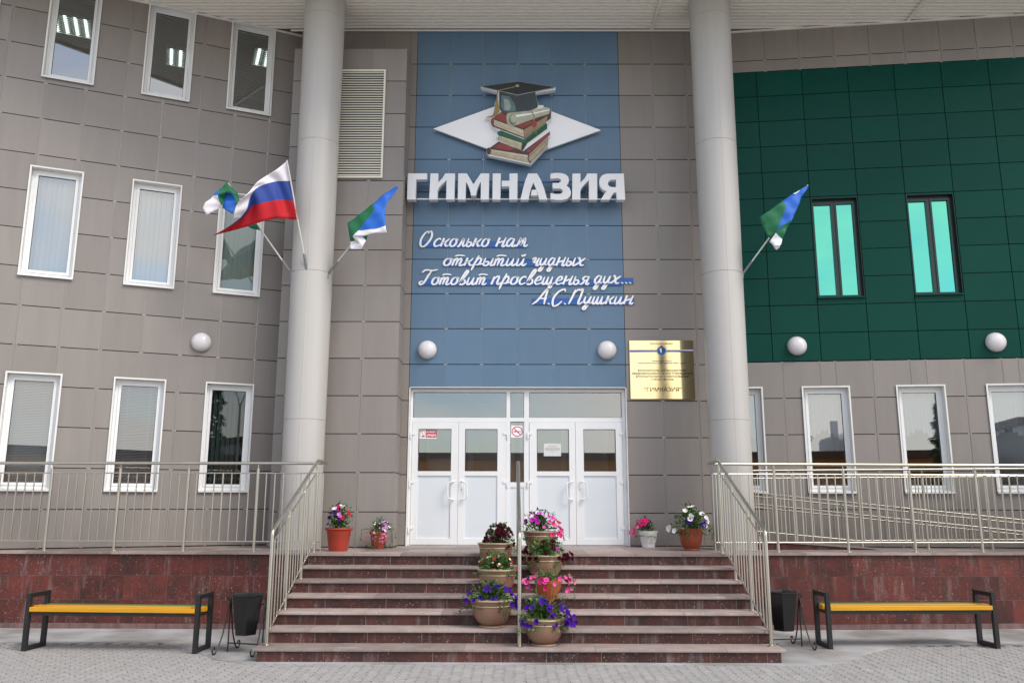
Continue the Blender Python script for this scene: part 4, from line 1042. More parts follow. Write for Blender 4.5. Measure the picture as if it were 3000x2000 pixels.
for i in range(nC):
    ctrl = [cur[k][i] for k in range(4)]
    colp = catmull(ctrl, K)
    for j, p in enumerate(colp):
        u = i / (nC - 1); v = j / (3 * K)
        base_y = -1.72 + (0.30) * v           # the hoist follows the leaning pole
        yy = base_y + 0.10 * math.sin(u * 7.5 + v * 1.8) * u ** 0.6 - 0.25 * u + 0.02 * math.sin(u * 26 + v * 5)
        x, z = FXA(p.x, p.y, yy)
        vs.append((x, yy, z))
nr = 3 * K + 1
for i in range(nC - 1):
    for j in range(nr - 1): fs.append((i * nr + j, i * nr + j + 1, (i + 1) * nr + j + 1, (i + 1) * nr + j)); ms.append(j // K)
mb = MB(); mb.v = vs; mb.f = fs; mb.m = ms
cl = mb.build('cloth', ['flag_white', 'flag_blue', 'flag_red'], o, 180)
md = cl.modifiers.new('thickness', 'SOLIDIFY'); md.thickness = 0.002
# green-blue-white flag curled behind the tricolour
o = empty('flag', (-3.43, -1.05, 5.12)); tag(o, 'curled blue, green and white flag on the left column, behind the tricolour', 'flag', 'flags on the columns')
b = FXA(1022, 1345, -1.02); t = FXA(330, 345, -1.30)
holder_pole(o, (b[0] + .035, -1.0, b[1]), (t[0], -1.30, t[1]), 0.155)
MB().box(b[0] + .02, b[0] + .06, -1.03, -0.97, b[1] - .09, b[1] + .03).build('bracket', 'holder_grey', o)
D0 = -1.36
patch_flag(o, [('flag_green', [(315, 335, D0), (440, 455, D0 + .06), (462, 525, D0 + .08), (425, 545, D0 + .03), (380, 460, D0 + .0), (300, 440, D0 - .04), (225, 478, D0 - .06), (240, 408, D0 - .04)]),
               ('flag_azure', [(240, 408, D0 - .04), (225, 478, D0 - .06), (215, 482, D0 - .07), (165, 484, D0 - .06)]),
               ('flag_white', [(165, 484, D0 - .06), (215, 482, D0 - .07), (240, 560, D0 - .03), (272, 622, D0), (245, 605, D0 - .01), (195, 650, D0 - .02), (102, 710, D0 - .10), (50, 620, D0 - .14), (85, 562, D0 - .12)]),
               ('flag_azure', [(120, 575, D0 - .06), (170, 570, D0 - .02), (245, 605, D0 - .005), (195, 650, D0 - .015)]),
               ('flag_green', [(225, 478, D0 - .06), (300, 440, D0 - .04), (330, 470, D0 + .05), (290, 520, D0 + .06), (270, 605, D0 + .01), (240, 560, D0 - .03), (215, 520, D0 - .06)]),
               ('flag_azure', [(300, 440, D0 - .04), (380, 460, D0), (425, 545, D0 + .03), (405, 640, D0 + .05), (390, 695, D0 + .05), (275, 622, D0 + .03), (290, 520, D0 + .06), (330, 470, D0 + .05)]),
               ('flag_green', [(425, 545, D0 + .03), (462, 525, D0 + .08), (560, 690, D0 + .10), (660, 800, D0 + .12), (700, 872, D0 + .16), (600, 850, D0 + .10), (540, 815, D0 + .08), (450, 700, D0 + .06), (405, 690, D0 + .05), (405, 640, D0 + .05)])], FXA)
# flag on the right side of the left column
o = empty('flag', (-2.86, -1.05, 5.12)); tag(o, 'folded blue, green and white flag on the right side of the left column', 'flag', 'flags on the columns')
b = FXA(1466, 1340, -1.02); t = FXA(2238, 372, -1.30)
holder_pole(o, (b[0] - .035, -1.0, b[1]), (t[0], -1.30, t[1]), 0.14)
MB().box(b[0] - .06, b[0] - .02, -1.03, -0.97, b[1] - .09, b[1] + .03).build('bracket', 'holder_grey', o)
D0 = -1.36
patch_flag(o, [('flag_green', [(1665, 790, D0), (1800, 690, D0 - .02), (1950, 572, D0 - .03), (1968, 642, D0 - .08), (1880, 750, D0 - .07), (1780, 870, D0 - .05), (1722, 940, D0 - .03), (1745, 985, D0), (1690, 990, D0 + .01)]),
               ('flag_azure', [(1950, 572, D0 - .03), (2080, 460, D0), (2170, 400, D0 + .02), (2240, 370, D0 + .03), (2225, 410, D0 + .03), (2140, 520, D0 - .01), (2092, 600, D0 - .06), (2080, 700, D0 - .10), (2085, 820, D0 - .12), (1960, 857, D0 - .10), (1780, 870, D0 - .05), (1880, 750, D0 - .07), (1968, 642, D0 - .08)]),
               ('flag_white', [(1780, 870, D0 - .05), (1960, 857, D0 - .10), (2085, 820, D0 - .12), (2097, 896, D0 - .12), (1980, 897, D0 - .11), (1840, 930, D0 - .09), (1722, 940, D0 - .03)]),
               ('flag_green', [(1828, 934, D0 - .05), (1885, 922, D0 - .07), (1866, 980, D0 - .04)]),
               ('flag_white', [(1722, 940, D0 - .03), (1828, 934, D0 - .05), (1866, 980, D0 - .06), (1822, 1060, D0 - .08), (1800, 1030, D0 - .05)]),
               ('flag_white', [(1690, 990, D0 + .01), (1745, 985, D0), (1800, 1030, D0 - .05), (1822, 1060, D0 - .08), (1815, 1076, D0 - .07), (1690, 1076, D0 - .01)])], FXA)
# flag on the right column
o = empty('flag', (3.45, -1.05, 5.10)); tag(o, 'blue, green and white flag on the right column against the green wall', 'flag', 'flags on the columns')
b = FXB(138, 1345, -1.0); t = FXB(968, 175, -1.38)
holder_pole(o, (b[0] - .03, -1.00, b[1]), (t[0], -1.38, t[1]), 0.145)
MB().box(b[0] - .055, b[0] - .02, -1.03, -0.97, b[1] - .07, b[1] + .04).build('bracket', 'holder_grey', o)
D0 = -1.45
patch_flag(o, [('flag_green', [(330, 600, D0), (480, 500, D0 - .02), (640, 380, D0 - .03), (682, 460, D0 - .06), (620, 620, D0 - .06), (555, 785, D0 - .05), (470, 885, D0 + .02), (425, 840, D0 + .01), (365, 700, D0 + .01)]),
               ('flag_azure', [(640, 380, D0 - .03), (768, 295, D0 - .02), (860, 240, D0), (968, 175, D0 + .02), (975, 202, D0 + .02), (885, 330, D0 - .02), (840, 450, D0 - .06), (792, 560, D0 - .08), (748, 655, D0 - .09), (640, 702, D0 - .08), (555, 785, D0 - .05), (620, 620, D0 - .06), (682, 460, D0 - .06)]),
               ('flag_white', [(768, 296, D0 - .03), (862, 240, D0 - .012), (850, 262, D0 - .02), (792, 300, D0 - .035)]),
               ('flag_green', [(555, 785, D0 - .05), (640, 702, D0 - .08), (748, 655, D0 - .09), (692, 745, D0 - .06), (632, 888, D0 - .05), (585, 845, D0 - .05), (545, 805, D0 - .05)]),
               ('flag_white', [(545, 805, D0 - .05), (585, 845, D0 - .05), (632, 888, D0 - .05), (620, 950, D0 - .06), (600, 972, D0 - .07), (505, 975, D0 - .04), (460, 925, D0)]),
               ('flag_white', [(505, 975, D0 - .04), (600, 972, D0 - .07), (600, 992, D0 - .05), (550, 1037, D0 - .02)])], FXB)

# ================================================================== RAILINGS
RT_, RB_ = 2.268, 1.172      # heights of handrail and bottom rail over the ground
bal_cache = {}
def vert_bar(name, p, z0, z1, r, parent, n=8):
    key = (round(z1 - z0, 3), r)
    if key not in bal_cache: bal_cache[key] = MB().tube([(0, 0, 0), (0, 0, z1 - z0)], r, n).mesh(name, 'steel', 40)
    return put(name, bal_cache[key], parent, Vector((p[0], p[1], z0)) - worldloc(parent))
def post(p, zb, zt, parent, r=0.0215):
    o = vert_bar('post', p, zb, zt - 0.075, r, parent, 12)
    MB().tube([(0, 0, zt - 0.075 - zb), (0, 0, zt - 0.012 - zb)], 0.008, 8).build('spigot', 'steel', o, 40, world=False)
    MB().lathe([(0.040, 0), (0.040, 0.005), (0.024, 0.016)], 16).build('foot_plate', 'steel', o, 40, world=False)
    return o
def deck_rail(f, xs_posts, x_end0, x_end1, lab):
    o = empty('railing', ((x_end0 + x_end1) / 2, f((x_end0 + x_end1) / 2), DECK)); tag(o, lab, 'railing', 'stainless steel railings of the porch')
    MB().tube([(x_end0, f(x_end0), RT_), (x_end1, f(x_end1), RT_)], 0.0215, 14).build('handrail', 'steel', o, 40)
    for z, r in ((2.128, 0.0095), (RB_, 0.0095)): MB().tube([(x_end0, f(x_end0), z), (x_end1, f(x_end1), z)], r, 8).build('rail', 'steel', o, 40)
    for x in xs_posts: post((x, f(x)), DECK, RT_, o)
    sp = sorted(xs_posts)
    step = 0.124
    for a, b in zip(sp[:-1], sp[1:]):
        n = 7; d = (b - a) / (n + 1)
        for k in range(1, n + 1): vert_bar('baluster', (a + d * k, f(a + d * k)), RB_, 2.128, 0.0115 if k == 4 else 0.0088, o)
    for end, s in ((sp[0], -1), (sp[-1], 1)):
        lim = x_end0 if s < 0 else x_end1
        x = end + s * step
        while (x - lim) * s < -0.02: vert_bar('baluster', (x, f(x)), RB_, 2.128, 0.0088, o); x += s * step
    return o
fl = lambda x: -1.60 + 0.018 * (-x - SW)
fr_ = lambda x: -1.60 + 0.055 * (x - SW)
deck_rail(fl, [-8.72, -7.73, -6.73, -5.735, -4.74, -3.735], -9.3, -2.80, 'stainless steel railing along the porch edge left of the stairs')
deck_rail(fr_, [3.685, 4.70, 5.675, 6.66, 7.66, 8.66], 2.80, 9.3, 'stainless steel railing along the porch edge right of the stairs')
# stair railings
def stair_rail(sx, lab):
    X = 2.83 * sx
    yb, yt = -3.86, -1.80
    o = empty('stair_railing', (X, yb, RIS)); tag(o, lab, 'railing', 'railings on the stairs')
    zt_, zb_ = 2.300, 1.395
    sl_ = (zt_ - zb_) / (yt - yb)
    zz = lambda y: zb_ + (y - yb) * sl_
    MB().tube([(X, yt, zz(yt)), (X, yb + .05, zz(yb + .05)), (X, yb + .02, zz(yb) + .003), (X, yb + .004, zz(yb) - .015), (X, yb, zz(yb) - .05), (X, yb, RIS)], 0.0215, 14).build('handrail', 'steel', o, 50)
    MB().lathe([(0.042, 0), (0.042, 0.006), (0.024, 0.016)], 16, (X, yb, RIS)).build('foot_plate', 'steel', o, 40)
    MB().tube([(X, yt - .01, zz(yt) - .0005), (X - .04 * sx, yt + .42, RT_ + .015)], 0.0215, 12).build('return_rail', 'steel', o, 40)
    low = lambda y: zz(y) - 0.145
    bot = lambda y: zz(y) - 1.135
    MB().tube([(X, yt, low(yt)), (X, yb, low(yb))], 0.0095, 8).build('rail', 'steel', o, 40)
    MB().tube([(X, yt, bot(yt) + .01), (X, yb, bot(yb) + .0)], 0.0095, 8).build('rail', 'steel', o, 40)
    for y in (yb + .70, yb + 1.40):
        k = int((y + 2.0 + TR * 6) / TR) + 1
        post((X, y), RIS * k, zz(y) - .01, o)
    post((X, yt), DECK, zz(yt) - .005, o)
    n = 17
    for k in range(1, n):
        y = yb + (yt - yb) * k / n
        if min(abs(y - q) for q in (yb + .70, yb + 1.40)) < 0.045: continue
        vert_bar('baluster', (X, y), bot(y), low(y), 0.0088, o)
    for k in (1, 2): vert_bar('baluster', (X - .012 * sx * k, yt + .14 * k), DECK + .002 if k == 2 else RB_, 2.13, 0.008, o)
stair_rail(-1, 'stainless steel railing sloping down the left side of the stairs')
stair_rail(1, 'stainless steel railing sloping down the right side of the stairs')
o = empty('stair_handrail', (0.01, -3.92, RIS)); tag(o, 'single stainless steel handrail down the middle of the stairs, between the flowerpots', 'handrail')
zb_, zt_, yb, yt = 1.372, 2.275, -3.92, -1.95
X = 0.008
MB().tube([(X - .008, yt, zt_), (X, yb + .06, zb_ + .024), (X, yb + .02, zb_), (X, yb + .004, zb_ - .02), (X, yb, zb_ - .06), (X, yb, RIS)], 0.0225, 16).build('handrail', 'steel', o, 50)
MB().lathe([(0.045, 0), (0.045, 0.006), (0.025, 0.018)], 16, (X, yb, RIS)).build('foot_plate', 'steel', o, 40)
post((X - .008, yt + .0), DECK, zt_ - .01, o)
# ramp railings behind the porch railing on the right
fy2 = lambda x: -0.80 + 0.05 * (x - 3.6)
o = empty('ramp_railing', (5.6, -0.7, DECK)); tag(o, 'second steel railing with balusters behind the right porch railing', 'railing', 'railings of the ramp')
MB().tube([(3.55, fy2(3.55), 2.205), (8.8, fy2(8.8), 2.262)], 0.017, 12).build('handrail', 'steel_dull', o, 40)
MB().tube([(3.55, fy2(3.55), 2.09), (8.8, fy2(8.8), 2.145)], 0.009, 8).build('rail', 'steel_dull', o, 40)
MB().tube([(3.60, fy2(3.6), 1.305), (5.15, fy2(5.15), 1.165), (8.8, fy2(8.8), 1.19)], 0.009, 8).build('rail', 'steel_dull', o, 40)
for x in (4.22, 5.22, 6.24, 7.24, 8.24): post((x, fy2(x)), DECK, 2.212 + .011 * (x - 3.55), o)
x = 3.62
while x < 8.7:
    if min(abs(x - q) for q in (4.22, 5.22, 6.24, 7.24, 8.24)) > 0.05:
        zb1 = max(1.165, 1.305 - 0.09 * (x - 3.6)); vert_bar('baluster', (x, fy2(x)), zb1, 2.09 + .0105 * (x - 3.55), 0.0088, o)
    x += 0.125
for dy, lab in ((-0.52, 'sloping steel ramp handrails nearest the second railing'), (-0.20, 'sloping steel ramp handrails fixed along the grey wall')):
    f3 = lambda x: RW[1] + math.tan(RT) * (x - RW[0]) + dy
    o = empty('ramp_handrail', (5.8, f3(5.8), 1.2)); tag(o, lab, 'handrail', 'sloping handrails of the ramp')
    off = 0.018 if dy < -.4 else -0.025
    for z in (1.857, 1.685): MB().tube([(3.42, f3(3.42), z + .03 + off), (3.62, f3(3.62), z + .012 + off), (8.6, f3(8.6), z - 0.50 + off)], 0.0125, 12).build('handrail', 'steel_dull', o, 40)
    for x in (4.0, 5.0, 6.0, 7.0, 8.0):
        zt = 1.869 - 0.1035 * (x - 3.62) + off
        MB().tube([(x, f3(x) + .0, max(DECK - .6, zt - 1.0)), (x, f3(x), zt - 0.02)], 0.014, 8).build('post', 'steel_dull', o, 40)
kb = MB().prism([(3.55, DECK - .01), (5.35, DECK - .01), (5.35, DECK + .004), (3.55, DECK + .125)], -0.86, -0.66)
tag(kb.build('ramp_kerb', 'granite_red'), kind='structure')
kc = MB().prism([(3.55, DECK + .126), (5.40, DECK + .005), (5.40, DECK + .022), (3.55, DECK + .145)], -0.88, -0.30)
tag(kc.build('ramp', 'granite_tread'), kind='structure')

# ================================================================== BENCHES
def bench(p, rz, lab):
    o = empty('bench', p, rz); tag(o, lab, 'bench', 'benches beside the stairs')
    L, Dp = 1.03, 0.40
    for sx, s in ((-L, 1), (L, -1)):
        f = MB(); t = 0.025
        f.box(sx - t, sx + t, -Dp / 2, -Dp / 2 + 2 * t, 0.0, .655); f.box(sx - t, sx + t, Dp / 2 - 2 * t, Dp / 2, 0.0, .655)
        f.box(sx - t + .001, sx + t - .001, -Dp / 2 + 2 * t, Dp / 2 - 2 * t, .605, .654); f.box(sx - t + .001, sx + t - .001, -Dp / 2 + 2 * t, Dp / 2 - 2 * t, .001, .05)
        f.build('leg_frame', 'black_iron', o, world=False)
    c = MB(); c.box(-L + .026, L - .026, -Dp / 2 + .012, -Dp / 2 + .052, .405, .445); c.box(-L + .026, L - .026, Dp / 2 - .052, Dp / 2 - .012, .405, .445)
    c.box(-L - .02, -L + .0255, -Dp / 2 + .051, Dp / 2 - .051, .41, .44); c.box(L - .0255, L + .02, -Dp / 2 + .051, Dp / 2 - .051, .41, .44)
    c.build('seat_bearer', 'black_iron', o, world=False)
    for k, m in enumerate(('bench_yellow', 'bench_yellow', 'bench_green')):
        y0 = -Dp / 2 - .004 + k * 0.1395
        a = 0.004; pr = [(y0 + a, .447), (y0 + .118 - a, .447), (y0 + .118, .447 + a), (y0 + .118, .499 - a), (y0 + .118 - a, .499), (y0 + a, .499), (y0, .499 - a), (y0, .447 + a)]
        e0, e1 = (-L + .027, L - .027) if k != 1 else (-L - .015, L + .015)
        MB().prism(pr, e0, e1, ax='x').build('seat_plank', m, o, world=False)
        for bx in (-L + .09, L - .09): MB().lathe([(.011, 0), (.011, .003), (.004, .005)], 10, (bx, y0 + .059, .499)).build('bolt', 'holder_grey', o, world=False)
bench((-4.765, -3.29, 0), R(-3.6), 'yellow and green slatted bench with black frame, left of the stairs')
bench((4.765, -2.93, 0), R(2.7), 'yellow and green slatted bench with black frame, right of the stairs')

# ================================================================== LITTER BINS
def litter_bin(p, rz, lab):
    o = empty('litter_bin', p, rz); tag(o, lab, 'litter bin', 'black litter bins')
    b = MB().lathe([(0.125, .205), (0.130, .21), (0.195, .635), (0.203, .645), (0.203, .66), (0.192, .66), (0.188, .645), (0.125, .23)], 6)
    b.f = b.f[:-2] + [b.f[-2], b.f[-1]]
    b.build('bucket', 'bin_black', o, world=False)
    MB().lathe([(0.1255, .2305), (0.1265, .232)], 6).build('bucket_floor', 'bin_inside', o, world=False)
    for sx in (-1, 1):
        x = sx * 0.225
        for sy in (-1, 1):
            pts = [(x, 0, .60), (x + sx * .005, sy * .04, .45), (x + sx * .012, sy * .10, .22), (x + sx * .02, sy * .18, .06), (x + sx * .02, sy * .235, .012), (x + sx * .02, sy * .275, .03), (x + sx * .02, sy * .28, .075), (x + sx * .02, sy * .25, .09), (x + sx * .02, sy * .235, .065)]
            MB().tube(catmull([Vector(q) for q in pts], 4), 0.009, 6).build('leg', 'black_iron', o, 60, world=False)
        MB().tube([(x, 0, 0.0), (x, 0, .62)], 0.009, 6).build('post', 'black_iron', o, 60, world=False)
        pts = [(x, 0, .58), (x + sx * .012, 0, .62), (x + sx * .03, 0, .625), (x + sx * .04, 0, .60), (x + sx * .028, 0, .58), (x + sx * .018, 0, .595)]
        MB().tube(catmull([Vector(q) for q in pts], 4), 0.009, 6).build('scroll', 'black_iron', o, 60, world=False)
        MB().tube([(sx * .175, 0, .55), (x, 0, .55)], 0.010, 6).build('pivot', 'black_iron', o, 60, world=False)
    MB().tube([(-.225, 0, .10), (.225, 0, .10)], 0.008, 6).build('crossbar', 'black_iron', o, 60, world=False)
litter_bin((-3.19, -3.47, 0), R(-14), 'black hexagonal litter bin on scrolled stand, left of the stairs')
litter_bin((3.235, -3.05, 0), R(12), 'black hexagonal litter bin on scrolled stand, right of the stairs')

# ================================================================== FLOWERPOTS
def blossom_mesh(key):
    vs = [(0, 0, -0.018)]; n = 15
    for r, z in ((0.35, 0.0), (0.98, 0.30)):
        for k in range(n):
            a = 2 * math.pi * k / n; q = r * (1 + (0.13 * math.cos(5 * a) if r > .5 else 0)); vs.append((q * 0.032 * math.cos(a), q * 0.032 * math.sin(a), z * 0.022 + (0.003 * math.cos(10 * a) if r > .5 else 0)))
    fs = [(0, 1 + k, 1 + (k + 1) % n) for k in range(n)] + [(1 + k, 1 + n + k, 1 + n + (k + 1) % n, 1 + (k + 1) % n) for k in range(n)]
    mb = MB().add(vs, fs)
    return mb.mesh('blossom', 'petal_' + key, 70)
BM = {k: blossom_mesh(k) for k in BL}
def leaf(mb, p, d, up, L, w, m=0):
    d = d.normalized(); s = d.cross(up); s = s.normalized() if s.length > 1e-4 else Vector((1, 0, 0)); n = s.cross(d)
    a = p + d * L * .5 + n * L * .06; e = p + d * L - n * L * .12
    mb.add([p, a + s * w, e, a - s * w], [(0, 1, 2), (0, 2, 3)], m)
def plant(o, c, rx, h, nleaf, leafm, flowers, rnd, droop=0.0, size=1.0, leafL=0.045, shift=(0, 0), trail=0):
    """c: centre of the soil; a mound of leaves with single flowers on it"""
    mb = MB(); c = Vector(c); sh_ = Vector((shift[0], shift[1], 0))
    st = MB()
    pos = []
    for k in range(nleaf):
        a = rnd.uniform(0, 2 * math.pi); u = rnd.random() ** 0.45; v = rnd.random()
        ph = rnd.uniform(-0.25 if droop else 0.02, 1.0) * math.pi / 2
        lump = 0.78 + 0.25 * math.sin(3 * a + c.x * 9) + 0.15 * math.sin(5 * a + 2.1 * ph)
        rr = rx * u * lump
        d = Vector((math.cos(a) * math.cos(ph), math.sin(a) * math.cos(ph), math.sin(ph)))
        p = c + sh_ * u + Vector((d.x * rr, d.y * rr, max(-droop, d.z * h * u * lump + (0.02 if ph > 0 else -droop * u))))
        dd = (d + Vector((rnd.gauss(0, .5), rnd.gauss(0, .5), rnd.gauss(0.1, .5))))
        leaf(mb, p, dd, Vector((rnd.gauss(0, .4), rnd.gauss(0, .4), 1)), leafL * rnd.uniform(.7, 1.45), leafL * rnd.uniform(.28, .48), 0 if rnd.random() < .6 else 1)
    for k in range(10):
        a = rnd.uniform(0, 2 * math.pi); p1 = c + sh_ * .7 + Vector((math.cos(a) * rx * .8, math.sin(a) * rx * .8, h * rnd.uniform(.4, .95)))
        st.tube([c + Vector((math.cos(a) * .03, math.sin(a) * .03, 0)), (c + p1) / 2 + Vector((0, 0, .03)), p1], .003, 4)
    for k in range(trail):
        a = rnd.uniform(math.pi * .95, math.pi * 2.05)
        p0 = c + Vector((math.cos(a) * rx * .55, math.sin(a) * rx * .55, .05)); L = rnd.uniform(.12, .26)
        pts = [p0, p0 + Vector((math.cos(a) * rx * .5, math.sin(a) * rx * .5, .02)), p0 + Vector((math.cos(a) * rx * .62, math.sin(a) * rx * .62, -L * .6)), p0 + Vector((math.cos(a) * rx * .66, math.sin(a) * rx * .66, -L))]
        cv = catmull(pts, 5); st.tube(cv, .0025, 4)
        for q in cv[3:]:
            for z in range(2): leaf(mb, q, Vector((rnd.gauss(0, 1), rnd.gauss(0, 1), rnd.gauss(0, .6))), Vector((0, 0, 1)), leafL * .8, leafL * .25, rnd.randint(0, 1))
    tag(mb.build('foliage', [leafm, 'leaf' if leafm != 'leaf' else 'leaf_dark'], o), kind='stuff')
    st.build('stem', 'stem', o)
    for key, num, zone in flowers:
        for k in range(num):
            a0, a1, e0, e1, rs = zone
            a = rnd.uniform(a0, a1); ph = rnd.uniform(e0, e1)
            d = Vector((math.cos(a) * math.cos(ph), math.sin(a) * math.cos(ph), math.sin(ph)))
            lump = 0.85 + 0.2 * math.sin(3 * a + c.x * 9)
            p = c + sh_ + Vector((d.x * rx * rs * lump, d.y * rx * rs * lump, d.z * h * 1.02 if d.z > 0 else d.z * max(droop, .1)))
            nrm = (d * 1.0 + Vector((rnd.gauss(0, .35), -0.55 + rnd.gauss(0, .3), .25 + rnd.gauss(0, .3)))).normalized()
            b = put('blossom', BM[key], o, p - worldloc(o), nrm.to_track_quat('Z', 'Y').to_euler())
            s = size * rnd.uniform(.75, 1.15); b.scale = (s, s, s)
PI = math.pi
FRONT = (PI * 1.0, PI * 2.0)
def pot_obj(name, loc, prof, m, lab, cat='flowerpot', n=32, group='flowerpots', mod=None, rims=(), rimm='pot_olive', soil=None):
    o = empty(name, loc); tag(o, lab, cat, group)
    MB().lathe(prof, n, m=0, mod=mod).build('pot', m, o, 35, world=False)
    for (r, z, t) in rims:
        MB().lathe([(r - t, z - t * .9), (r + t * .2, z - t * .75), (r + t * .6, z), (r + t * .2, z + t * .75), (r - t, z + t * .9)], n).build('rim_ring', rimm, o, 50, world=False)
    if soil: MB().lathe([(soil[0], soil[1] - .003), (soil[0] - .004, soil[1] + .004), (.01, soil[1] + .008)], 20).build('soil', 'soil', o, world=False)
    return o
def bowl(sc):      # glazed bowl pot, about 0.5 m wide
    H = .305 * sc; r = .255 * sc
    return [(r * .52, 0), (r * .57, .006), (r * .57, .018 * sc), (r * .48, .028 * sc), (r * .66, .060 * sc), (r * .79, .110 * sc), (r * .86, .165 * sc), (r * .89, .215 * sc), (r * .90, .245 * sc), (r * .91, .25 * sc), (r * .98, H - .012 * sc), (r, H), (r * .92, H), (r * .88, H - .03 * sc)]
def glazed(loc, sc, lab): 
    r = .255 * sc
    return pot_obj('flowerpot', loc, bowl(sc), 'pot_glaze', lab, rims=((r * .985, .299 * sc, .010 * sc), (r * .905, .238 * sc, .008 * sc), (r * .56, .011 * sc, .009 * sc)), soil=(r * .87, .28 * sc))
ty = lambda i: -2.0 - TR * (7 - i)       # front edge of tread i
rn = random.Random(21)
# left file, from the bottom
o = glazed((-0.315, ty(2) + .265, RIS * 2), 1.02, 'glazed bowl pot of violet petunias, lowest on the left of the middle handrail')
plant(o, worldloc(o) + Vector((0, 0, .285)), .31, .19, 1000, 'leaf', [('violet', 26, (*FRONT, -.25, 1.2, 1.0)), ('violet', 14, (-.5, .4, -.6, .6, 1.12))], rn, droop=.06, trail=2, leafL=.045)
o = glazed((-0.265, ty(4) + .25, RIS * 4), 1.0, 'glazed bowl pot with sparse pale flowers, middle one left of the handrail')
plant(o, worldloc(o) + Vector((0, 0, .285)), .27, .19, 1000, 'leaf', [('red', 4, (*FRONT, -.2, 1.2, 1.0)), ('paleyellow', 8, (*FRONT, 0, 1.3, 1.0)), ('rose', 7, (*FRONT, -.2, 1.2, 1.0))], rn, droop=.03, size=.55, trail=0, leafL=.045)
o = glazed((-0.30, ty(6) + .25, RIS * 6), .98, 'glazed bowl pot of dark maroon petunias, topmost on the left of the handrail')
plant(o, worldloc(o) + Vector((0, 0, .27)), .22, .26, 700, 'leaf_dark', [('maroon', 36, (*FRONT, -.1, 1.4, 1.0)), ('maroon', 8, (0, 6.2, 0, 1.4, .95))], rn, droop=.04, shift=(.06, 0), trail=1, leafL=.045)
# right file
o = glazed((0.285, ty(1) + .275, RIS), .95, 'glazed bowl pot of violet petunias on the bottom step, right of the handrail')
plant(o, worldloc(o) + Vector((0, 0, .265)), .31, .23, 1000, 'leaf', [('violet', 42, (*FRONT, -.35, 1.3, 1.0)), ('violet', 8, (-.6, .3, -.7, .3, 1.15))], rn, droop=.06, trail=1, leafL=.045)
flu = lambda a, z: 1 + (0.035 * math.cos(18 * a) if .10 < z < .28 else 0)
o = pot_obj('flower_urn', (0.365, ty(3) + .22, RIS * 3), [(.095, 0), (.10, .012), (.055, .035), (.042, .075), (.055, .10), (.105, .16), (.140, .24), (.150, .29), (.160, .31), (.170, .325), (.172, .36), (.158, .36), (.15, .33)], 'pot_orange', 'fluted orange urn of pink petunias among the pots right of the handrail', 'urn', 72, mod=flu, soil=(.15, .335))
plant(o, worldloc(o) + Vector((0, 0, .34)), .27, .11, 200, 'leaf', [('pink', 16, (PI * .95, PI * 2.05, -1.0, .9, 1.0)), ('hotpink', 4, (*FRONT, -.8, .6, 1.05)), ('rose', 10, (-.5, .35, -1.2, .5, 1.25)), ('pink', 5, (PI * .9, PI * 1.25, -1.1, .2, 1.1))], rn, droop=.18, trail=7, leafL=.03)
o = glazed((0.345, ty(5) + .25, RIS * 5), 1.02, 'glazed bowl pot of dark maroon petunias trailing over, right of the handrail')
plant(o, worldloc(o) + Vector((0, 0, .285)), .31, .21, 900, 'leaf_dark', [('maroon', 26, (*FRONT, -.3, 1.3, 1.0)), ('maroon', 5, (-.4, .3, -.2, .7, 1.2)), ('magenta', 2, (*FRONT, .1, .7, 1.0))], rn, droop=.09, trail=3, leafL=.042)
o = glazed((0.31, -1.72, DECK), .96, 'glazed bowl pot of magenta and pink petunias at the top of the stairs')
plant(o, worldloc(o) + Vector((0, 0, .275)), .28, .27, 800, 'leaf', [('magenta', 15, (PI * .95, PI * 1.5, .45, 1.3, 1.05)), ('lilac', 6, (PI * 1.4, PI * 2, .6, 1.4, 1.1)), ('pink', 7, (PI * 1.5, PI * 2.1, .1, 1.1, 1.05)), ('hotpink', 16, (PI * 1.7, PI * 2.1, -.8, .6, 1.12)), ('white', 6, (PI * .95, PI * 1.4, .2, 1.3, 1.15))], rn, droop=.08, trail=1, leafL=.04)
# pots on the porch
o = pot_obj('flowerpot', (-2.575, -1.42, DECK), [(.128, 0), (.132, .006), (.150, .12), (.152, .124), (.168, .245), (.172, .25), (.176, .29), (.196, .297), (.202, .305), (.202, .325), (.185, .325), (.178, .30)], 'pot_red', 'bright red plastic pot of mixed petunias beside the left stair railing', soil=(.175, .30))
plant(o, worldloc(o) + Vector((0, 0, .30)), .20, .34, 420, 'leaf_dark', [('red', 7, (*FRONT, .4, 1.3, .95)), ('violet', 6, (*FRONT, .2, 1.4, .95)), ('white', 6, (*FRONT, .3, 1.4, .95)), ('lilac', 4, (*FRONT, .2, 1.2, 1.0)), ('hotpink', 3, (*FRONT, .7, 1.4, .95))], rn, leafL=.05)
o = pot_obj('flowerpot', (-2.11, -0.78, DECK), [(.085, 0), (.09, .005), (.122, .22), (.132, .222), (.134, .255), (.12, .255), (.115, .23)], 'pot_red', 'small red pot smothered in tiny pink flowers on the porch by the left doors', soil=(.117, .235))
plant(o, worldloc(o) + Vector((0, 0, .22)), .22, .20, 520, 'leaf_dark', [('lilac', 20, (PI * 1.5, PI * 2.2, .0, 1.2, 1.0)), ('rose', 44, (PI * 1.1, PI * 2.1, -1.2, .5, .92)), ('white', 9, (*FRONT, -.2, 1.0, .95)), ('rose', 5, (PI * .9, PI * 1.2, -.7, .6, 1.3))], rn, droop=.20, size=.5, trail=9, leafL=.034, shift=(.03, 0))
o = pot_obj('flowerpot', (2.045, -0.32, DECK), [(.092, 0), (.096, .004), (.108, .075), (.116, .08), (.134, .185), (.138, .19), (.142, .232), (.150, .236), (.150, .252), (.136, .252), (.13, .23)], 'pot_white', 'white plastic pot of crimson pink flowers beside the right-hand doors', soil=(.132, .235))
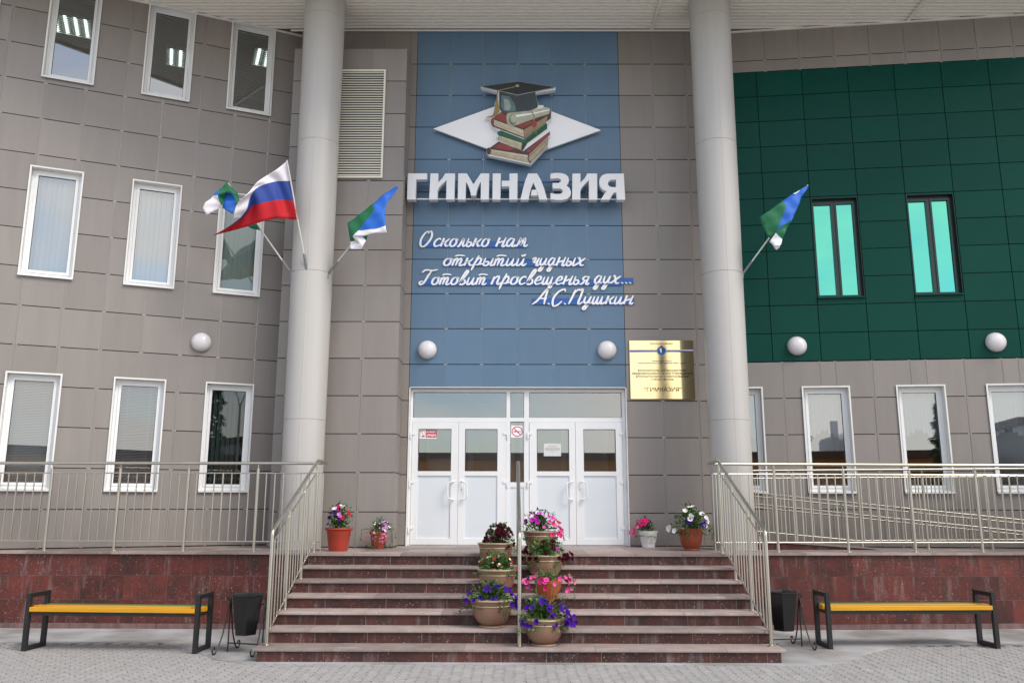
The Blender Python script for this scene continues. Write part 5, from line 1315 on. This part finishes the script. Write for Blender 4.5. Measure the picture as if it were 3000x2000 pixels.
plant(o, worldloc(o) + Vector((-.02, 0, .235)), .19, .20, 300, 'leaf_dark', [('hotpink', 26, (PI * 1.0, PI * 1.75, .35, 1.3, 1.0)), ('pink', 9, (PI * .9, PI * 1.2, -.3, .6, 1.25)), ('maroon', 5, (PI * 1.6, PI * 2.1, .3, 1.1, 1.0)), ('hotpink', 6, (PI * .95, PI * 1.2, -.4, .5, 1.15))], rn, droop=.06, size=.7, leafL=.04, shift=(-.03, 0))
o = pot_obj('flowerpot', (2.545, -1.12, DECK), [(.105, 0), (.11, .01), (.105, .028), (.118, .045), (.150, .11), (.165, .20), (.168, .262), (.172, .275), (.180, .285), (.182, .312), (.165, .312), (.158, .28)], 'pot_terra', 'terracotta pot of white petunias standing against the right column', soil=(.16, .29))
plant(o, worldloc(o) + Vector((0, 0, .29)), .29, .34, 620, 'leaf_dark', [('white', 11, (PI * 1.0, PI * 1.85, .15, 1.35, 1.0)), ('violet', 6, (PI * 1.2, PI * 2.05, .0, 1.0, 1.0)), ('white', 4, (PI * .95, PI * 1.2, -.2, .6, 1.1)), ('violet', 1, (-.2, 0, -.1, .1, 1.3))], rn, droop=.04, size=1.15, trail=3, leafL=.05)

# ================================================================== BUILDINGS ACROSS THE SQUARE (seen reflected in the glass)
def far_block(name, x0, x1, y0, y1, h, m, roofm, lab, wins=True, dz=0):
    o = empty(name, ((x0 + x1) / 2, (y0 + y1) / 2, 0)); tag(o, lab, 'building')
    MB().box(x0, x1, y0, y1, -0.1, h).build('wall', m, o)
    MB().box(x0 - .3, x1 + .3, y0 - .3, y1 + .3, h, h + .5).build('roof', roofm, o)
    if wins:
        wm = MB().box(-.8, .8, -.04, .04, 0, 1.5).mesh('window', 'far_dark')
        n = int((x1 - x0 - 3) / 4)
        for k in range(n):
            for z in ([1.2, 4.4, 7.6] if h > 9 else [1.2, 4.2] if h > 6 else [1.5]):
                if z + 1.8 < h: put('window', wm, o, Vector((x0 + 3 + k * 4, y1 + .02, z)) - worldloc(o))
    return o
far_block('orange_building', -9, 21, -62, -46, 4.7, 'orange_wall', 'rust', 'long orange low building across the square, behind the viewer', False)
far_block('blue_grey_building', -46, -12, -74, -56, 7.5, 'bluegrey_wall', 'far_white', 'blue-grey building across the square, behind the viewer to the left')
o = far_block('white_warehouse', 23, 41, -60, -44, 6.6, 'far_white', 'rust', 'white braced warehouse across the square, behind the viewer to the right', False)
br = MB()
for k in range(4):
    xa = 23.3 + k * 4.4
    br.tube([(xa, -43.9, .2), (xa + 4.2, -43.9, 6.4)], .09, 5); br.tube([(xa + 4.2, -43.9, .2), (xa, -43.9, 6.4)], .09, 5); br.tube([(xa, -43.9, 0), (xa, -43.9, 6.5)], .1, 5)
br.build('bracing', 'rust', o)
def street_lamp(x, y, lab):
    o = empty('street_lamp', (x, y, 0)); tag(o, lab, 'street lamp')
    MB().tube([(x, y, -.02), (x, y, 7.2)], [.09, .06], 8).build('post', 'far_white', o, 40)
    for sx in (-1, 1):
        MB().tube(catmull([Vector((x, y, 6.9)), Vector((x + sx * .25, y, 7.7)), Vector((x + sx * .9, y, 8.2)), Vector((x + sx * 1.7, y, 8.3))], 4), .035, 6).build('arm', 'far_white', o, 40)
        MB().box(x + sx * 1.7 - .3, x + sx * 1.7 + .3, y - .12, y + .12, 8.24, 8.36).build('lamp_head', 'print_grey', o)
street_lamp(11.5, -31, 'twin-arm street lamp reflected in the lower left windows')
def spruce(x, y, h, r, lab, seed):  # unseen trees added for reflections: dark band in the brass, broken skyline in glass
    rn_ = random.Random(seed)
    o = empty('added_spruce', (x, y, 0)); tag(o, lab, 'tree', 'spruces added across the square for reflections')
    MB().tube([(x, y, -.05), (x, y, h * .6), (x, y, h * .97)], [.16, .09, .02], 8).build('trunk', 'rust', o, 40)
    mb = MB()
    for k in range(2600):
        t = rn_.random() ** .8; z = h * (.08 + .92 * t); rr = r * (1 - t) ** .85 * (.75 + .25 * math.sin(z * 7)) * rn_.random() ** .4 + .03
        a = rn_.uniform(0, 6.283); d = Vector((math.cos(a), math.sin(a), rn_.uniform(-.5, .1)))
        leaf(mb, Vector((x + math.cos(a) * rr, y + math.sin(a) * rr, z)), d, Vector((0, 0, 1)), .42, .09)
    tag(mb.build('crown', 'leaf_dark', o), kind='stuff')
spruce(7.1, -25.5, 9.5, 1.0, 'narrow dark spruce added to reflect as a dark band in the brass plaque', 1)
spruce(17.5, -40, 8.5, 1.7, 'broad spruce added in front of the white warehouse', 2)
spruce(14.0, -52 + 8, 6.0, 1.4, 'small spruce added in front of the long orange building', 3)
spruce(-13.5, -36, 10.0, 1.9, 'tall spruce added before the blue-grey building', 4)
tk = empty('storage_tank', (16.5, -64, 0)); tag(tk, 'white storage tank with dark guard rail behind the orange building', 'tank')
MB().lathe([(2.4, 0), (2.4, 7.4), (2.2, 7.7), (.2, 8.3)], 24, (16.5, -70, 0)).build('shell', 'far_white', tk, 40)
for k in range(3): MB().tube([(15.2 + k * 1.3, -67.4, 0), (15.2 + k * 1.3, -67.4, 9.2)], .35, 10).build('pipe', 'far_white', tk, 40)
